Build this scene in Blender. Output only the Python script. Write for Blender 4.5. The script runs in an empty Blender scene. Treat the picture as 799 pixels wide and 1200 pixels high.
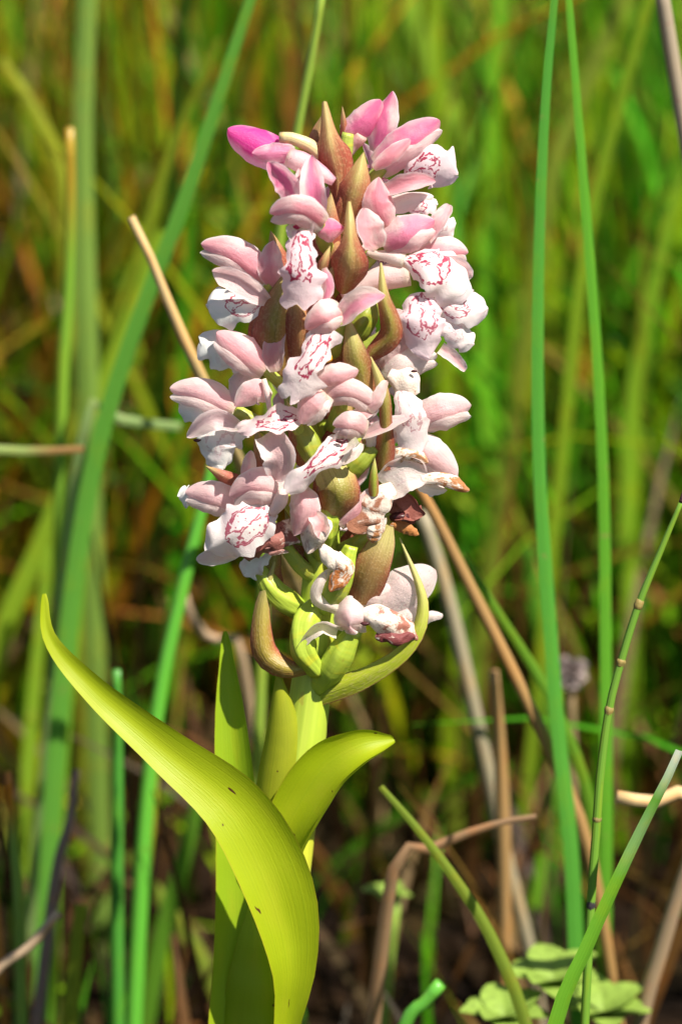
import bpy, math, random
import numpy as np
from mathutils import Vector

rng = np.random.default_rng(7)
random.seed(7)
R_ = math.radians
sc = bpy.context.scene
col = sc.collection

# ------------------------------------------------------------------ camera, sky, sun, exposure
PITCH = R_(20.0)
DIST = 0.50                      # camera to the orchid, metres
PXM = 0.156 / 1200.0             # metres per photograph pixel at the orchid
ZC = 0.140                       # height of the picture centre at the orchid
FV = np.array([0.0, math.cos(PITCH), -math.sin(PITCH)])
RV = np.array([1.0, 0.0, 0.0])
UV = np.array([0.0, math.sin(PITCH), math.cos(PITCH)])
CEN = np.array([0.0, 0.0, ZC])
CAM = CEN - FV * DIST
cd = bpy.data.cameras.new('camera')
cam = bpy.data.objects.new('camera', cd)
col.objects.link(cam)
cam.location = CAM
cam.rotation_euler = (math.pi / 2 - PITCH, 0, 0)
cd.sensor_fit = 'VERTICAL'
cd.sensor_height = 36.0
cd.sensor_width = 24.0
cd.lens = 36.0 * DIST / 0.156
cd.clip_start = 0.01
cd.clip_end = 300.0
cd.dof.use_dof = True
cd.dof.focus_distance = DIST - 55 * PXM
cd.dof.aperture_fstop = 12.5
cd.dof.aperture_blades = 9
sc.camera = cam

SUN = np.array([0.42, -0.33, 0.85]); SUN /= np.linalg.norm(SUN)
world = bpy.data.worlds.new('World')
sc.world = world
world.use_nodes = True
wn = world.node_tree
bg = wn.nodes['Background']
sky = wn.nodes.new('ShaderNodeTexSky')
sky.sky_type = 'NISHITA'
sky.sun_disc = False
sky.sun_elevation = math.asin(SUN[2])
sky.sun_rotation = math.atan2(SUN[0], SUN[1])
wn.links.new(sky.outputs[0], bg.inputs[0])
bg.inputs[1].default_value = 0.052
sd = bpy.data.lights.new('sun', 'SUN')
sd.energy = 5.0
sd.angle = R_(0.53)
sd.color = (1.0, 0.93, 0.82)
sun = bpy.data.objects.new('sun', sd)
col.objects.link(sun)
sun.rotation_euler = Vector(SUN).to_track_quat('Z', 'Y').to_euler()
sun.location = (1, -1, 3)
sc.view_settings.view_transform = 'Standard'
sc.view_settings.look = 'None'
sc.view_settings.exposure = 1.15
sc.view_settings.gamma = 1.0
sc.view_settings.use_curve_mapping = False
sc.cycles.max_bounces = 10
sc.cycles.transmission_bounces = 6
sc.cycles.transparent_max_bounces = 8

# ------------------------------------------------------------------ materials
def new_mat(name):
    m = bpy.data.materials.new(name)
    m.use_nodes = True
    nt = m.node_tree
    for n in list(nt.nodes):
        nt.nodes.remove(n)
    return m, nt

class NB:
    """small helper for wiring node trees"""
    def __init__(self, nt): self.nt = nt
    def n(self, t, **kw):
        nd = self.nt.nodes.new(t)
        for k, v in kw.items(): setattr(nd, k, v)
        return nd
    def put(self, sock, v):
        if v is None: return
        if hasattr(v, 'is_linked'): self.nt.links.new(v, sock)
        else:
            if hasattr(sock.default_value, '__len__') and hasattr(v, '__len__') and len(v) == 3 and len(sock.default_value) == 4:
                v = (*v, 1.0)
            sock.default_value = v
    def math(self, op, a, b=None, c=None, clamp=False):
        nd = self.n('ShaderNodeMath', operation=op, use_clamp=clamp)
        for i, v in enumerate((a, b, c)):
            if v is not None: self.put(nd.inputs[i], v)
        return nd.outputs[0]
    def mix(self, f, a, b, blend='MIX'):
        nd = self.n('ShaderNodeMix', data_type='RGBA', blend_type=blend)
        self.put(nd.inputs[0], f); self.put(nd.inputs[6], a); self.put(nd.inputs[7], b)
        return nd.outputs[2]
    def step(self, v, lo, hi):
        nd = self.n('ShaderNodeMapRange', interpolation_type='SMOOTHSTEP')
        self.put(nd.inputs[0], v); self.put(nd.inputs[1], lo); self.put(nd.inputs[2], hi)
        return nd.outputs[0]
    def uv(self):
        t = self.n('ShaderNodeUVMap')
        s = self.n('ShaderNodeSeparateXYZ')
        self.nt.links.new(t.outputs[0], s.inputs[0])
        return t.outputs[0], s.outputs[0], s.outputs[1]
    def comb(self, x, y, z=0.0):
        c = self.n('ShaderNodeCombineXYZ')
        self.put(c.inputs[0], x); self.put(c.inputs[1], y); self.put(c.inputs[2], z)
        return c.outputs[0]
    def noise(self, vec, scale, detail=2.0, rough=0.5, color=False):
        nd = self.n('ShaderNodeTexNoise')
        self.put(nd.inputs['Vector'], vec)
        nd.inputs['Scale'].default_value = scale
        nd.inputs['Detail'].default_value = detail
        nd.inputs['Roughness'].default_value = rough
        return nd.outputs[1 if color else 0]
    def obj(self):
        t = self.n('ShaderNodeTexCoord')
        return t.outputs['Object']
    def info(self):
        return self.n('ShaderNodeObjectInfo')
    def out(self, base, rough=0.45, spec=0.4, trans=0.3, tcol=None, bump=None, bstr=0.3, bdist=0.0003, coat=0.0, sheen=0.0):
        p = self.n('ShaderNodeBsdfPrincipled')
        self.put(p.inputs['Base Color'], base)
        self.put(p.inputs['Roughness'], rough)
        self.put(p.inputs['Specular IOR Level'], spec)
        if coat: p.inputs['Coat Weight'].default_value = coat; p.inputs['Coat Roughness'].default_value = 0.25
        if sheen: p.inputs['Sheen Weight'].default_value = sheen
        nrm = None
        if bump is not None:
            b = self.n('ShaderNodeBump')
            b.inputs['Strength'].default_value = bstr
            b.inputs['Distance'].default_value = bdist
            self.put(b.inputs['Height'], bump)
            self.nt.links.new(b.outputs[0], p.inputs['Normal'])
            nrm = b.outputs[0]
        o = self.n('ShaderNodeOutputMaterial')
        if trans > 0:
            t = self.n('ShaderNodeBsdfTranslucent')
            self.put(t.inputs[0], tcol if tcol is not None else base)
            if nrm is not None: self.nt.links.new(nrm, t.inputs['Normal'])
            m = self.n('ShaderNodeMixShader')
            m.inputs[0].default_value = trans
            self.nt.links.new(p.outputs[0], m.inputs[1])
            self.nt.links.new(t.outputs[0], m.inputs[2])
            self.nt.links.new(m.outputs[0], o.inputs[0])
        else:
            self.nt.links.new(p.outputs[0], o.inputs[0])

PALE = (0.95, 0.81, 0.77)

def mat_petal():
    m, nt = new_mat('petal')
    b = NB(nt)
    uv, u, v = b.uv()
    inf = b.info()
    sh = b.math('MULTIPLY', inf.outputs['Random'], 37.0)
    p = b.comb(b.math('ADD', u, sh), v, sh)
    nz = b.noise(p, 2.3, 2.0)
    du = b.math('ABSOLUTE', b.math('SUBTRACT', u, 0.5))
    mid = b.math('SUBTRACT', 1.0, b.math('MULTIPLY', du, 1.5))
    f = b.math('ADD', b.math('MULTIPLY', mid, 0.75), b.math('MULTIPLY', b.math('SUBTRACT', nz, 0.5), 1.5))
    f = b.math('ADD', f, b.math('MULTIPLY', b.math('SUBTRACT', u, 0.5), b.math('SUBTRACT', inf.outputs['Random'], 0.5)))
    f = b.step(f, -0.05, 0.75)
    f = b.math('MULTIPLY', f, inf.outputs['Alpha'], clamp=True)
    # faint lengthwise veins
    vein = b.noise(b.comb(b.math('MULTIPLY', u, 26.0), b.math('MULTIPLY', v, 1.6), sh), 1.0, 1.0)
    base = b.mix(f, PALE, inf.outputs['Color'])
    base = b.mix(b.math('MULTIPLY', b.step(vein, 0.5, 0.72), 0.16), base, (0.82, 0.40, 0.48))
    # greenish claw at the very base
    base = b.mix(b.math('MULTIPLY', b.math('SUBTRACT', 1.0, b.step(v, 0.0, 0.16)), 0.4), base, (0.66, 0.68, 0.42))
    rim = b.math('MULTIPLY', b.step(du, 0.40, 0.49), 0.55)
    base = b.mix(rim, base, (0.93, 0.86, 0.86))
    fr = b.noise(p, 55.0, 2.0)
    sp = b.step(b.noise(p, 17.0, 1.0), 0.70, 0.74)
    base = b.mix(b.math('MULTIPLY', sp, 0.35), base, (0.62, 0.16, 0.28))
    hgt = b.math('ADD', b.math('ADD', b.math('MULTIPLY', vein, 0.35), b.math('MULTIPLY', fr, 0.8)), b.math('MULTIPLY', b.noise(p, 5.0, 2.0), 2.2))
    b.out(base, rough=0.40, spec=0.35, trans=0.58, bump=hgt, bstr=0.4, bdist=0.0004)
    return m

def mat_lip():
    m, nt = new_mat('marked_lip')
    b = NB(nt)
    uv, u, v = b.uv()
    inf = b.info()
    sh = b.math('MULTIPLY', inf.outputs['Random'], 53.0)
    p = b.comb(b.math('ADD', u, sh), b.math('MULTIPLY', v, 1.5), sh)
    wob = b.noise(p, 5.5, 1.6)
    wob2 = b.noise(b.comb(b.math('ADD', v, sh), b.math('MULTIPLY', u, 1.1), 3.0), 6.0, 2.0)
    x = b.math('ADD', b.math('MULTIPLY', b.math('SUBTRACT', u, 0.5), 2.0), b.math('MULTIPLY', b.math('SUBTRACT', wob, 0.5), 0.55))
    y = b.math('ADD', b.math('SUBTRACT', v, 0.36), b.math('MULTIPLY', b.math('SUBTRACT', wob2, 0.5), 0.30))
    def ring(cx, rx, ry, th):
        xx = b.math('DIVIDE', b.math('SUBTRACT', x, cx), rx)
        yy = b.math('DIVIDE', y, ry)
        r = b.math('SQRT', b.math('ADD', b.math('MULTIPLY', xx, xx), b.math('MULTIPLY', yy, yy)))
        d = b.math('ABSOLUTE', b.math('SUBTRACT', r, 1.0))
        return b.math('SUBTRACT', 1.0, b.step(d, th * 0.5, th))
    r1 = ring(0.28, 0.28, 0.27, 0.17)
    r2 = ring(-0.30, 0.26, 0.22, 0.18)
    r3 = ring(0.0, 0.66, 0.32, 0.065)
    dash = b.step(b.noise(p, 10.0, 1.0), 0.37, 0.44)
    lines = b.math('MULTIPLY', b.math('MAXIMUM', b.math('MAXIMUM', r1, r2), r3), dash)
    vo = b.n('ShaderNodeTexVoronoi')
    b.put(vo.inputs['Vector'], p); vo.inputs['Scale'].default_value = 11.0
    dots = b.math('SUBTRACT', 1.0, b.step(vo.outputs['Distance'], 0.14, 0.24))
    ax = b.math('ABSOLUTE', x)
    reg = b.math('MULTIPLY', b.math('SUBTRACT', 1.0, b.step(ax, 0.35, 0.6)), b.math('MULTIPLY', b.step(v, 0.12, 0.2), b.math('SUBTRACT', 1.0, b.step(v, 0.55, 0.74))))
    dots = b.math('MULTIPLY', b.math('MULTIPLY', dots, reg), b.step(b.noise(p, 3.0, 0.0), 0.42, 0.5))
    mark = b.math('MULTIPLY', b.math('MAXIMUM', lines, dots), inf.outputs['Alpha'], clamp=True)
    blush = b.math('MULTIPLY', b.step(b.noise(p, 2.0, 1.0), 0.45, 0.75), 0.30)
    base = b.mix(blush, inf.outputs['Color'], (0.85, 0.52, 0.62))
    base = b.mix(b.math('MULTIPLY', mark, 0.95), base, (0.40, 0.012, 0.07))
    fr = b.noise(p, 40.0, 2.0)
    b.out(base, rough=0.45, spec=0.3, trans=0.42, bump=b.math('ADD', fr, b.math('MULTIPLY', wob, 2.0)), bstr=0.25, bdist=0.0003)
    return m

def mat_withered():
    m, nt = new_mat('withered_petal')
    b = NB(nt)
    uv, u, v = b.uv()
    inf = b.info()
    sh = b.math('MULTIPLY', inf.outputs['Random'], 71.0)
    p = b.comb(b.math('ADD', u, sh), b.math('MULTIPLY', v, 1.5), sh)
    n1 = b.noise(p, 3.5, 4.0, 0.65)
    n2 = b.noise(p, 14.0, 3.0, 0.6)
    amt = inf.outputs['Alpha']
    thr = b.math('SUBTRACT', 0.70, b.math('MULTIPLY', amt, 0.5))
    f = b.step(b.math('ADD', n1, b.math('MULTIPLY', b.math('SUBTRACT', v, 0.5), 0.25)), thr, b.math('ADD', thr, 0.16))
    spots = b.math('MULTIPLY', b.step(n2, 0.66, 0.70), b.math('ADD', 0.35, b.math('MULTIPLY', amt, 0.5)))
    base = b.mix(f, (0.80, 0.68, 0.58), inf.outputs['Color'])
    base = b.mix(spots, base, (0.09, 0.025, 0.02))
    b.out(base, rough=0.55, spec=0.3, trans=0.22, bump=n2, bstr=0.4, bdist=0.0004)
    return m

def mat_bract():
    """olive middle, wine-red margins, frosted with fine grain whose glisten is painted as pale specks; obj colour = middle, alpha = redness"""
    m, nt = new_mat('bract')
    b = NB(nt)
    uv, u, v = b.uv()
    inf = b.info()
    sh = b.math('MULTIPLY', inf.outputs['Random'], 29.0)
    p = b.comb(b.math('ADD', u, sh), b.math('MULTIPLY', v, 2.0), sh)
    n1 = b.noise(p, 3.0, 3.0)
    du = b.math('MULTIPLY', b.math('ABSOLUTE', b.math('SUBTRACT', u, 0.5)), 2.0)
    low = b.math('SUBTRACT', 1.0, v)
    f = b.math('ADD', b.math('MULTIPLY', du, 0.62), b.math('MULTIPLY', low, 0.45))
    f = b.math('ADD', f, b.math('MULTIPLY', b.math('SUBTRACT', n1, 0.5), 0.7))
    f = b.math('ADD', f, b.math('SUBTRACT', inf.outputs['Alpha'], 0.62))
    f = b.step(f, 0.18, 0.95)
    base = b.mix(f, inf.outputs['Color'], (0.38, 0.095, 0.062))
    base = b.mix(b.math('MULTIPLY', b.step(v, 0.5, 0.95), b.math('SUBTRACT', 1.0, b.math('MULTIPLY', inf.outputs['Alpha'], 0.6))), base, (0.60, 0.56, 0.20))
    rim = b.math('MULTIPLY', b.step(du, 0.90, 0.97), 0.7)
    base = b.mix(rim, base, (0.20, 0.035, 0.045))
    vein = b.noise(b.comb(b.math('MULTIPLY', u, 24.0), b.math('MULTIPLY', v, 1.2), sh), 1.0, 1.0)
    base = b.mix(b.math('MULTIPLY', b.step(vein, 0.48, 0.7), 0.3), base, (0.10, 0.045, 0.012))
    gl = b.step(b.noise(p, 19.0, 1.5), 0.50, 0.62)
    base = b.mix(b.math('MULTIPLY', gl, 0.20), base, (0.62, 0.46, 0.24))  # glisten of the grain painted into the colour as pale tan specks
    b.out(base, rough=0.40, spec=0.4, trans=0.32, bump=b.math('ADD', b.math('MULTIPLY', gl, 0.3), vein), bstr=0.3, bdist=0.0003)
    return m

def mat_leaf():
    m, nt = new_mat('orchid_leaf')
    b = NB(nt)
    uv, u, v = b.uv()
    inf = b.info()
    p = b.comb(b.math('MULTIPLY', u, 2.0), b.math('MULTIPLY', v, 6.0), b.math('MULTIPLY', inf.outputs['Random'], 19.0))
    vein = b.noise(b.comb(b.math('MULTIPLY', u, 34.0), b.math('MULTIPLY', v, 1.5), 0.0), 1.0, 2.0)
    big = b.noise(p, 1.6, 3.0)
    base = b.mix(b.math('MULTIPLY', b.step(vein, 0.40, 0.75), 0.20), inf.outputs['Color'], (0.20, 0.34, 0.010))
    base = b.mix(b.math('MULTIPLY', b.step(big, 0.45, 0.75), 0.35), base, (0.42, 0.44, 0.02))
    du = b.math('MULTIPLY', b.math('ABSOLUTE', b.math('SUBTRACT', u, 0.5)), 2.0)
    base = b.mix(b.math('MULTIPLY', b.step(du, 0.95, 0.99), 0.35), base, (0.42, 0.26, 0.03))
    # small brown flecks
    fl = b.step(b.noise(p, 5.0, 0.0), 0.85, 0.865)
    base = b.mix(b.math('MULTIPLY', fl, inf.outputs['Alpha']), base, (0.09, 0.03, 0.01))
    b.out(base, rough=0.48, spec=0.3, trans=0.42, bump=b.math('ADD', vein, b.math('MULTIPLY', b.noise(p, 24.0, 2.0), 0.4)), bstr=0.16, bdist=0.0004)
    return m

def mat_green(name, rough=0.4, trans=0.0):
    """fleshy stem / ovary / rush: colour from the object, faint ribs and mottling"""
    m, nt = new_mat(name)
    b = NB(nt)
    uv, u, v = b.uv()
    inf = b.info()
    sh = b.math('MULTIPLY', inf.outputs['Random'], 13.0)
    rib = b.noise(b.comb(b.math('MULTIPLY', u, 18.0), b.math('MULTIPLY', v, 2.0), sh), 1.0, 2.0)
    mott = b.noise(b.comb(b.math('MULTIPLY', u, 2.0), b.math('MULTIPLY', v, 7.0), sh), 2.0, 4.0)
    base = b.mix(b.math('MULTIPLY', b.step(rib, 0.45, 0.7), 0.30), inf.outputs['Color'], b.mix(1.0, inf.outputs['Color'], (0.45, 0.6, 0.3), 'MULTIPLY'))
    base = b.mix(b.math('MULTIPLY', b.step(mott, 0.50, 0.7), 0.5), base, b.mix(1.0, inf.outputs['Color'], (1.5, 1.05, 0.6), 'MULTIPLY'))
    sc_ = b.step(b.noise(b.obj(), 380.0, 2.0), 0.67, 0.73)
    base = b.mix(b.math('MULTIPLY', sc_, 0.35), base, b.mix(1.0, inf.outputs['Color'], (0.9, 0.4, 0.5), 'MULTIPLY'))
    tp = b.math('MULTIPLY', b.math('SUBTRACT', 1.0, inf.outputs['Alpha']), b.math('SUBTRACT', 1.0, b.step(v, 0.03, 0.15)))
    base = b.mix(tp, base, (0.48, 0.17, 0.015))
    b.out(base, rough=rough, spec=0.4, trans=trans, bump=b.math('ADD', rib, b.math('MULTIPLY', mott, 0.5)), bstr=0.35, bdist=0.0004)
    return m

def mat_blade():
    m, nt = new_mat('grass_blade')
    b = NB(nt)
    at = b.n('ShaderNodeAttribute', attribute_name='tint')
    uv, u, v = b.uv()
    st = b.noise(b.comb(b.math('MULTIPLY', u, 12.0), b.math('MULTIPLY', v, 2.0), 0.0), 1.0, 2.0)
    base = b.mix(b.math('MULTIPLY', b.step(st, 0.45, 0.7), 0.35), at.outputs['Color'], b.mix(1.0, at.outputs['Color'], (0.5, 0.6, 0.4), 'MULTIPLY'))
    mo = b.noise(b.obj(), 130.0, 4.0, 0.6)
    base = b.mix(b.math('MULTIPLY', b.step(mo, 0.5, 0.72), 0.45), base, b.mix(1.0, base, (1.7, 1.05, 0.6), 'MULTIPLY'))
    sc_ = b.step(b.noise(b.obj(), 420.0, 2.0), 0.68, 0.74)
    base = b.mix(b.math('MULTIPLY', sc_, 0.4), base, (0.30, 0.20, 0.08))
    b.out(base, rough=0.5, spec=0.25, trans=0.45, bump=b.math('ADD', st, mo), bstr=0.3, bdist=0.0004)
    return m

def mat_solid(name, colr, rough=0.6, trans=0.0, spots=None):
    m, nt = new_mat(name)
    b = NB(nt)
    n1 = b.noise(b.obj(), 900.0, 3.0)
    base = b.mix(b.math('MULTIPLY', b.step(n1, 0.4, 0.7), 0.5), colr, spots or tuple(c * 0.5 for c in colr))
    b.out(base, rough=rough, spec=0.3, trans=trans, bump=n1, bstr=0.4, bdist=0.0004)
    return m

def mat_ground():
    m, nt = new_mat('peat')
    b = NB(nt)
    n1 = b.noise(b.obj(), 35.0, 6.0, 0.65)
    n2 = b.noise(b.obj(), 9.0, 3.0)
    base = b.mix(b.step(n1, 0.35, 0.7), (0.006, 0.004, 0.003), (0.022, 0.012, 0.006))
    base = b.mix(b.math('MULTIPLY', b.step(n2, 0.5, 0.7), 0.6), base, (0.022, 0.024, 0.006))
    b.out(base, rough=0.9, spec=0.03, trans=0.0, bump=n1, bstr=0.8, bdist=0.01)
    return m

M = dict(petal=mat_petal(), lip=mat_lip(), withered=mat_withered(), bract=mat_bract(), leaf=mat_leaf(),
         green=mat_green('fleshy_green'), rush=mat_green('rush_skin', 0.32, 0.12), straw=mat_green('dry_straw', 0.6, 0.1),
         blade=mat_blade(), pollen=mat_solid('pollen', (0.85, 0.38, 0.01), 0.6), dark=mat_solid('dark_stain_or_hole', (0.05, 0.010, 0.012), 0.4),
         crimson=mat_solid('crimson', (0.45, 0.02, 0.08), 0.4), ground=mat_ground(),
         moss=mat_solid('pale_herb_leaf', (0.24, 0.36, 0.06), 0.5, 0.3), fluff=mat_solid('seed_fluff', (0.42, 0.34, 0.32), 0.9, 0.3))

# ------------------------------------------------------------------ geometry helpers
def link(name, me, mat, parent=None, color=None):
    o = bpy.data.objects.new(name, me)
    col.objects.link(o)
    if mat is not None: me.materials.append(M[mat])
    if color is not None: o.color = color
    if parent is not None: o.parent = parent
    return o

WLOC = {}
def empty(name, loc, parent=None):
    o = bpy.data.objects.new(name, None)
    o.empty_display_size = 0.005
    col.objects.link(o)
    loc = np.array(loc, float)
    WLOC[o.name] = loc
    if parent is not None:
        o.parent = parent
        o.location = loc - WLOC[parent.name]
    else:
        o.location = loc
    return o

def tag(o, label, cat, group=None, kind=None):
    o['label'] = label
    if cat: o['category'] = cat
    if group: o['group'] = group
    if kind: o['kind'] = kind
    return o

LEAN = 0.16
def S(p):
    """photo pixel + depth towards the camera (pixels) -> rigid pixel space (x right, y up, z to camera)"""
    x, y, d = p
    d = d + (600.0 - y) * LEAN
    k = (DIST - d * PXM) / DIST
    return np.array([(x - 399.5) * k, (600.0 - y) * k, d])

def to_world(P):
    P = np.asarray(P, float)
    return CEN + PXM * (P[..., 0:1] * RV + P[..., 1:2] * UV - P[..., 2:3] * FV)

def spline(pts, ts):
    P = np.asarray(pts, float)
    if len(P) == 2:
        return P[0] + (P[1] - P[0]) * ts[:, None]
    Q = np.vstack([2 * P[0] - P[1], P, 2 * P[-1] - P[-2]])
    seg = np.linalg.norm(np.diff(P[:, :3], axis=0), axis=1)
    knots = np.concatenate([[0], np.cumsum(seg)]); knots /= knots[-1]
    out = []
    for t in ts:
        i = min(max(int(np.searchsorted(knots, t, 'right')) - 1, 0), len(P) - 2)
        f = (t - knots[i]) / max(knots[i + 1] - knots[i], 1e-9)
        p0, p1, p2, p3 = Q[i], Q[i + 1], Q[i + 2], Q[i + 3]
        out.append(0.5 * ((2 * p1) + (-p0 + p2) * f + (2 * p0 - 5 * p1 + 4 * p2 - p3) * f * f + (-p0 + 3 * p1 - 3 * p2 + p3) * f ** 3))
    return np.array(out)

def nrm(v):
    return v / np.maximum(np.linalg.norm(v, axis=-1, keepdims=True), 1e-9)

def grid_mesh(name, G, uu, vv, closed=False, smooth=True, offset=None, tint=None):
    n, m = G.shape[:2]
    V = G.reshape(-1, 3)
    if offset is not None: V = V - offset
    faces, uvs = [], []
    mm = m if closed else m - 1
    for i in range(n - 1):
        for j in range(mm):
            j2 = (j + 1) % m
            faces.append((i * m + j, i * m + j2, (i + 1) * m + j2, (i + 1) * m + j))
            ua, ub = (uu[j], uu[j2] if j2 > j else 1.0)
            uvs += [(ua, vv[i]), (ub, vv[i]), (ub, vv[i + 1]), (ua, vv[i + 1])]
    me = bpy.data.meshes.new(name)
    me.from_pydata(V.tolist(), [], faces)
    uvl = me.uv_layers.new(name='UVMap')
    uvl.data.foreach_set('uv', np.array(uvs, np.float32).ravel())
    if smooth: me.polygons.foreach_set('use_smooth', [True] * len(faces))
    if tint is not None:
        a = me.color_attributes.new('tint', 'FLOAT_COLOR', 'POINT')
        a.data.foreach_set('color', np.tile(np.array([*tint, 1.0], np.float32), len(V)))
    me.update()
    return me

PROF = dict(pointy=(.09, .75, .72), sepal=(.10, .65, .56), point=(.08, .7, .85), hood=(.20, .5, .50), lip=(.14, .9, .30), bract=(.30, .55, .95),
            strap=(.5, .3, .35), leaf=(.25, .5, .75), tube=(1.0, 0.1, .22), flare=(.10, 1.2, .16))

def prof_w(prof, t):
    if isinstance(prof, (list, tuple)) and len(prof) > 3:
        k = np.linspace(0, 1, len(prof))
        f = np.linspace(0, 1, 101)
        w = np.interp(f, k, prof)
        w = np.convolve(np.pad(w, 6, 'edge'), np.ones(13) / 13, 'valid')
        w[-1] = prof[-1]; w[0] = prof[0]
        return np.interp(t, f, w)
    a, p, q = PROF[prof]
    g = lambda x: (x + a) ** p * np.maximum(1 - x, 0) ** q
    return np.maximum(g(t) / g(np.linspace(0, 1, 200)).max(), 0.015)

def sheet(name, P, w, prof='sepal', roll=0.0, cup=40.0, parent=None, mat='petal', color=(1, 1, 1, 1), n=20, m=11,
          ruffle=0.0, notch=0.0, face=(0, 0, 1), twist=0.0, crumple=0.0, keel=0.0, asym=0.0, fold=0.0, recurve=0.0):
    """thin organ swept along a spine P (rigid pixel space). cup>0 bulges towards `face`"""
    s = np.linspace(0, 1, n)
    t = 1 - (1 - s) ** 1.6
    C = spline(P, t)
    T = nrm(np.gradient(C, t, axis=0))
    face = np.array(face, float)
    side = nrm(np.cross(T, np.broadcast_to(face, T.shape)))
    N = np.cross(side, T)
    N = nrm(N)
    ang = np.radians(roll + twist * t)[:, None]
    sd, nn = side * np.cos(ang) + N * np.sin(ang), N * np.cos(ang) - side * np.sin(ang)
    half = prof_w(prof, t) * w / 2.0
    ph = rng.uniform(0, 6.28, 8)
    u = np.linspace(-1, 1, m)
    cu = np.radians(max(abs(cup), 1.0)); sg = 1.0 if cup >= 0 else -1.0
    smax = math.sin(min(cu, math.pi / 2))
    G = np.zeros((n, m, 3))
    for j, uj in enumerate(u):
        hh = half * (1 + notch * (0.6 * np.sin(t * 17 + ph[0] + 2.0 * (uj > 0)) + 0.4 * np.sin(t * 31 + ph[1] + 4 * (uj > 0))) * abs(uj))
        hh = hh * (1 + asym * uj)
        Rr = hh / smax
        a = uj * cu
        off_s = Rr * math.sin(a)
        off_n = sg * Rr * (math.cos(a) - 1.0)
        off_n = off_n + keel * half * (1 - abs(uj)) ** 1.5
        if fold: off_n = off_n - fold * hh * (math.sqrt(uj * uj + 0.02) - 0.14)
        if recurve: off_n = off_n + recurve * hh * max(abs(uj) - 0.45, 0) ** 2 * (1.6 if uj > 0 else 0.7)
        if ruffle:
            off_n = off_n + ruffle * w * 0.12 * abs(uj) ** 1.5 * (np.sin(t * 11 + ph[2] + (3 if uj > 0 else 0)) + 0.6 * np.sin(t * 23 + ph[3] + uj * 2))
        end = 0.0
        if notch:
            end = notch * w * 0.28 * t ** 6 * (math.cos(uj * 5.5 + ph[4] * 0.3) - 0.4 * math.cos(uj * 11 + ph[5]))
        G[:, j] = C + sd * off_s[:, None] + nn * off_n[:, None] + T * np.asarray(end).reshape(-1, 1)
    if crumple:
        f = G.reshape(-1, 3) / (w * 0.35)
        dsp = np.stack([np.sin(f @ rng.normal(0, 1.3, 3) + ph[0]) + 0.6 * np.sin(f @ rng.normal(0, 2.6, 3) + ph[k]) for k in range(3)], 1)
        G = G + (dsp * crumple * w * 0.14).reshape(G.shape)
    # gentle organic irregularity
    f = G.reshape(-1, 3) / 26.0
    wv = np.sin(f @ rng.normal(0, 1, 3) + ph[6]) * np.sin(f @ rng.normal(0, 1, 3) + ph[7])
    G = G + (nn[:, None, :] * (wv.reshape(n, m, 1) * min(w, 40) * 0.035))
    W = to_world(G)
    off = WLOC[parent.name] if parent is not None else np.zeros(3)
    me = grid_mesh(name, W, (u + 1) / 2, t, offset=off)
    return link(name, me, mat, parent, color)

def tube(name, P, radii, parent=None, mat='green', color=(.3, .4, .03, 1), n=18, m=12, world=False, flat=1.0, tint=None, wob=0.03, ribs=0.0):
    t = np.linspace(0, 1, n)
    C = spline(P, t)
    r = np.interp(t, np.linspace(0, 1, len(radii)), radii)
    T = nrm(np.gradient(C, t, axis=0))
    ref = np.array([0.31, 0.2, 0.93]) if not world else np.array([0.2, -0.95, 0.1])
    A = nrm(np.cross(T, np.broadcast_to(ref, T.shape)))
    B = np.cross(T, A)
    th = np.linspace(0, 2 * math.pi, m, endpoint=False)
    ph = rng.uniform(0, 6.28, 2)
    rr = r[:, None] * (1 + wob * np.sin(3 * th[None] + ph[0] + 4 * t[:, None]) + wob * np.sin(9 * t[:, None] + ph[1]) + ribs * np.cos(5 * th[None] + 5 * t[:, None]))
    G = C[:, None] + A[:, None] * (np.cos(th) * rr)[..., None] + B[:, None] * (np.sin(th) * rr * flat)[..., None]
    cap0 = np.broadcast_to(C[0], (1, m, 3)); cap1 = np.broadcast_to(C[-1], (1, m, 3))
    G = np.concatenate([cap0, G, cap1])
    t2 = np.concatenate([[0], t, [1]])
    W = G if world else to_world(G)
    off = WLOC[parent.name] if parent is not None else np.zeros(3)
    me = grid_mesh(name, W, np.linspace(0, 1, m, endpoint=False), t2, closed=True, offset=off, tint=tint)
    return link(name, me, mat, parent, color)

def blob(name, c, r, parent, mat, squash=(1, 1, 1)):
    n, m = 9, 12
    G = np.zeros((n, m, 3))
    ph = rng.uniform(0, 6.28, 3)
    for i in range(n):
        a = math.pi * i / (n - 1)
        for j in range(m):
            b_ = 2 * math.pi * j / m
            k = 1 + 0.14 * math.sin(3 * a + ph[0]) * math.cos(2 * b_ + ph[1]) + 0.08 * math.sin(5 * b_ + ph[2])
            G[i, j] = np.array(c) + r * k * np.array([math.sin(a) * math.cos(b_) * squash[0], math.cos(a) * squash[1], math.sin(a) * math.sin(b_) * squash[2]])
    me = grid_mesh(name, to_world(G), np.linspace(0, 1, m, endpoint=False), np.linspace(0, 1, n), closed=True, offset=WLOC[parent.name])
    return link(name, me, mat, parent)

# ------------------------------------------------------------------ the orchid
def axis_x(y):
    return float(np.interp(y, [100, 250, 420, 650, 800, 900, 1000, 1200, 1700], [400, 394, 386, 378, 366, 352, 338, 318, 300]))

# where the plant stands: follow the stem down to the ground
y_g = 1200.0
while to_world(S((axis_x(y_g), y_g, 0)))[2] > 0.0: y_g += 2
BASE = to_world(S((axis_x(y_g), y_g, 0)))
orchid = empty('marsh_orchid', BASE)
tag(orchid, 'pale pink marsh orchid with a dense spike of flowers and yellow-green leaves', 'orchid')

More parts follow.
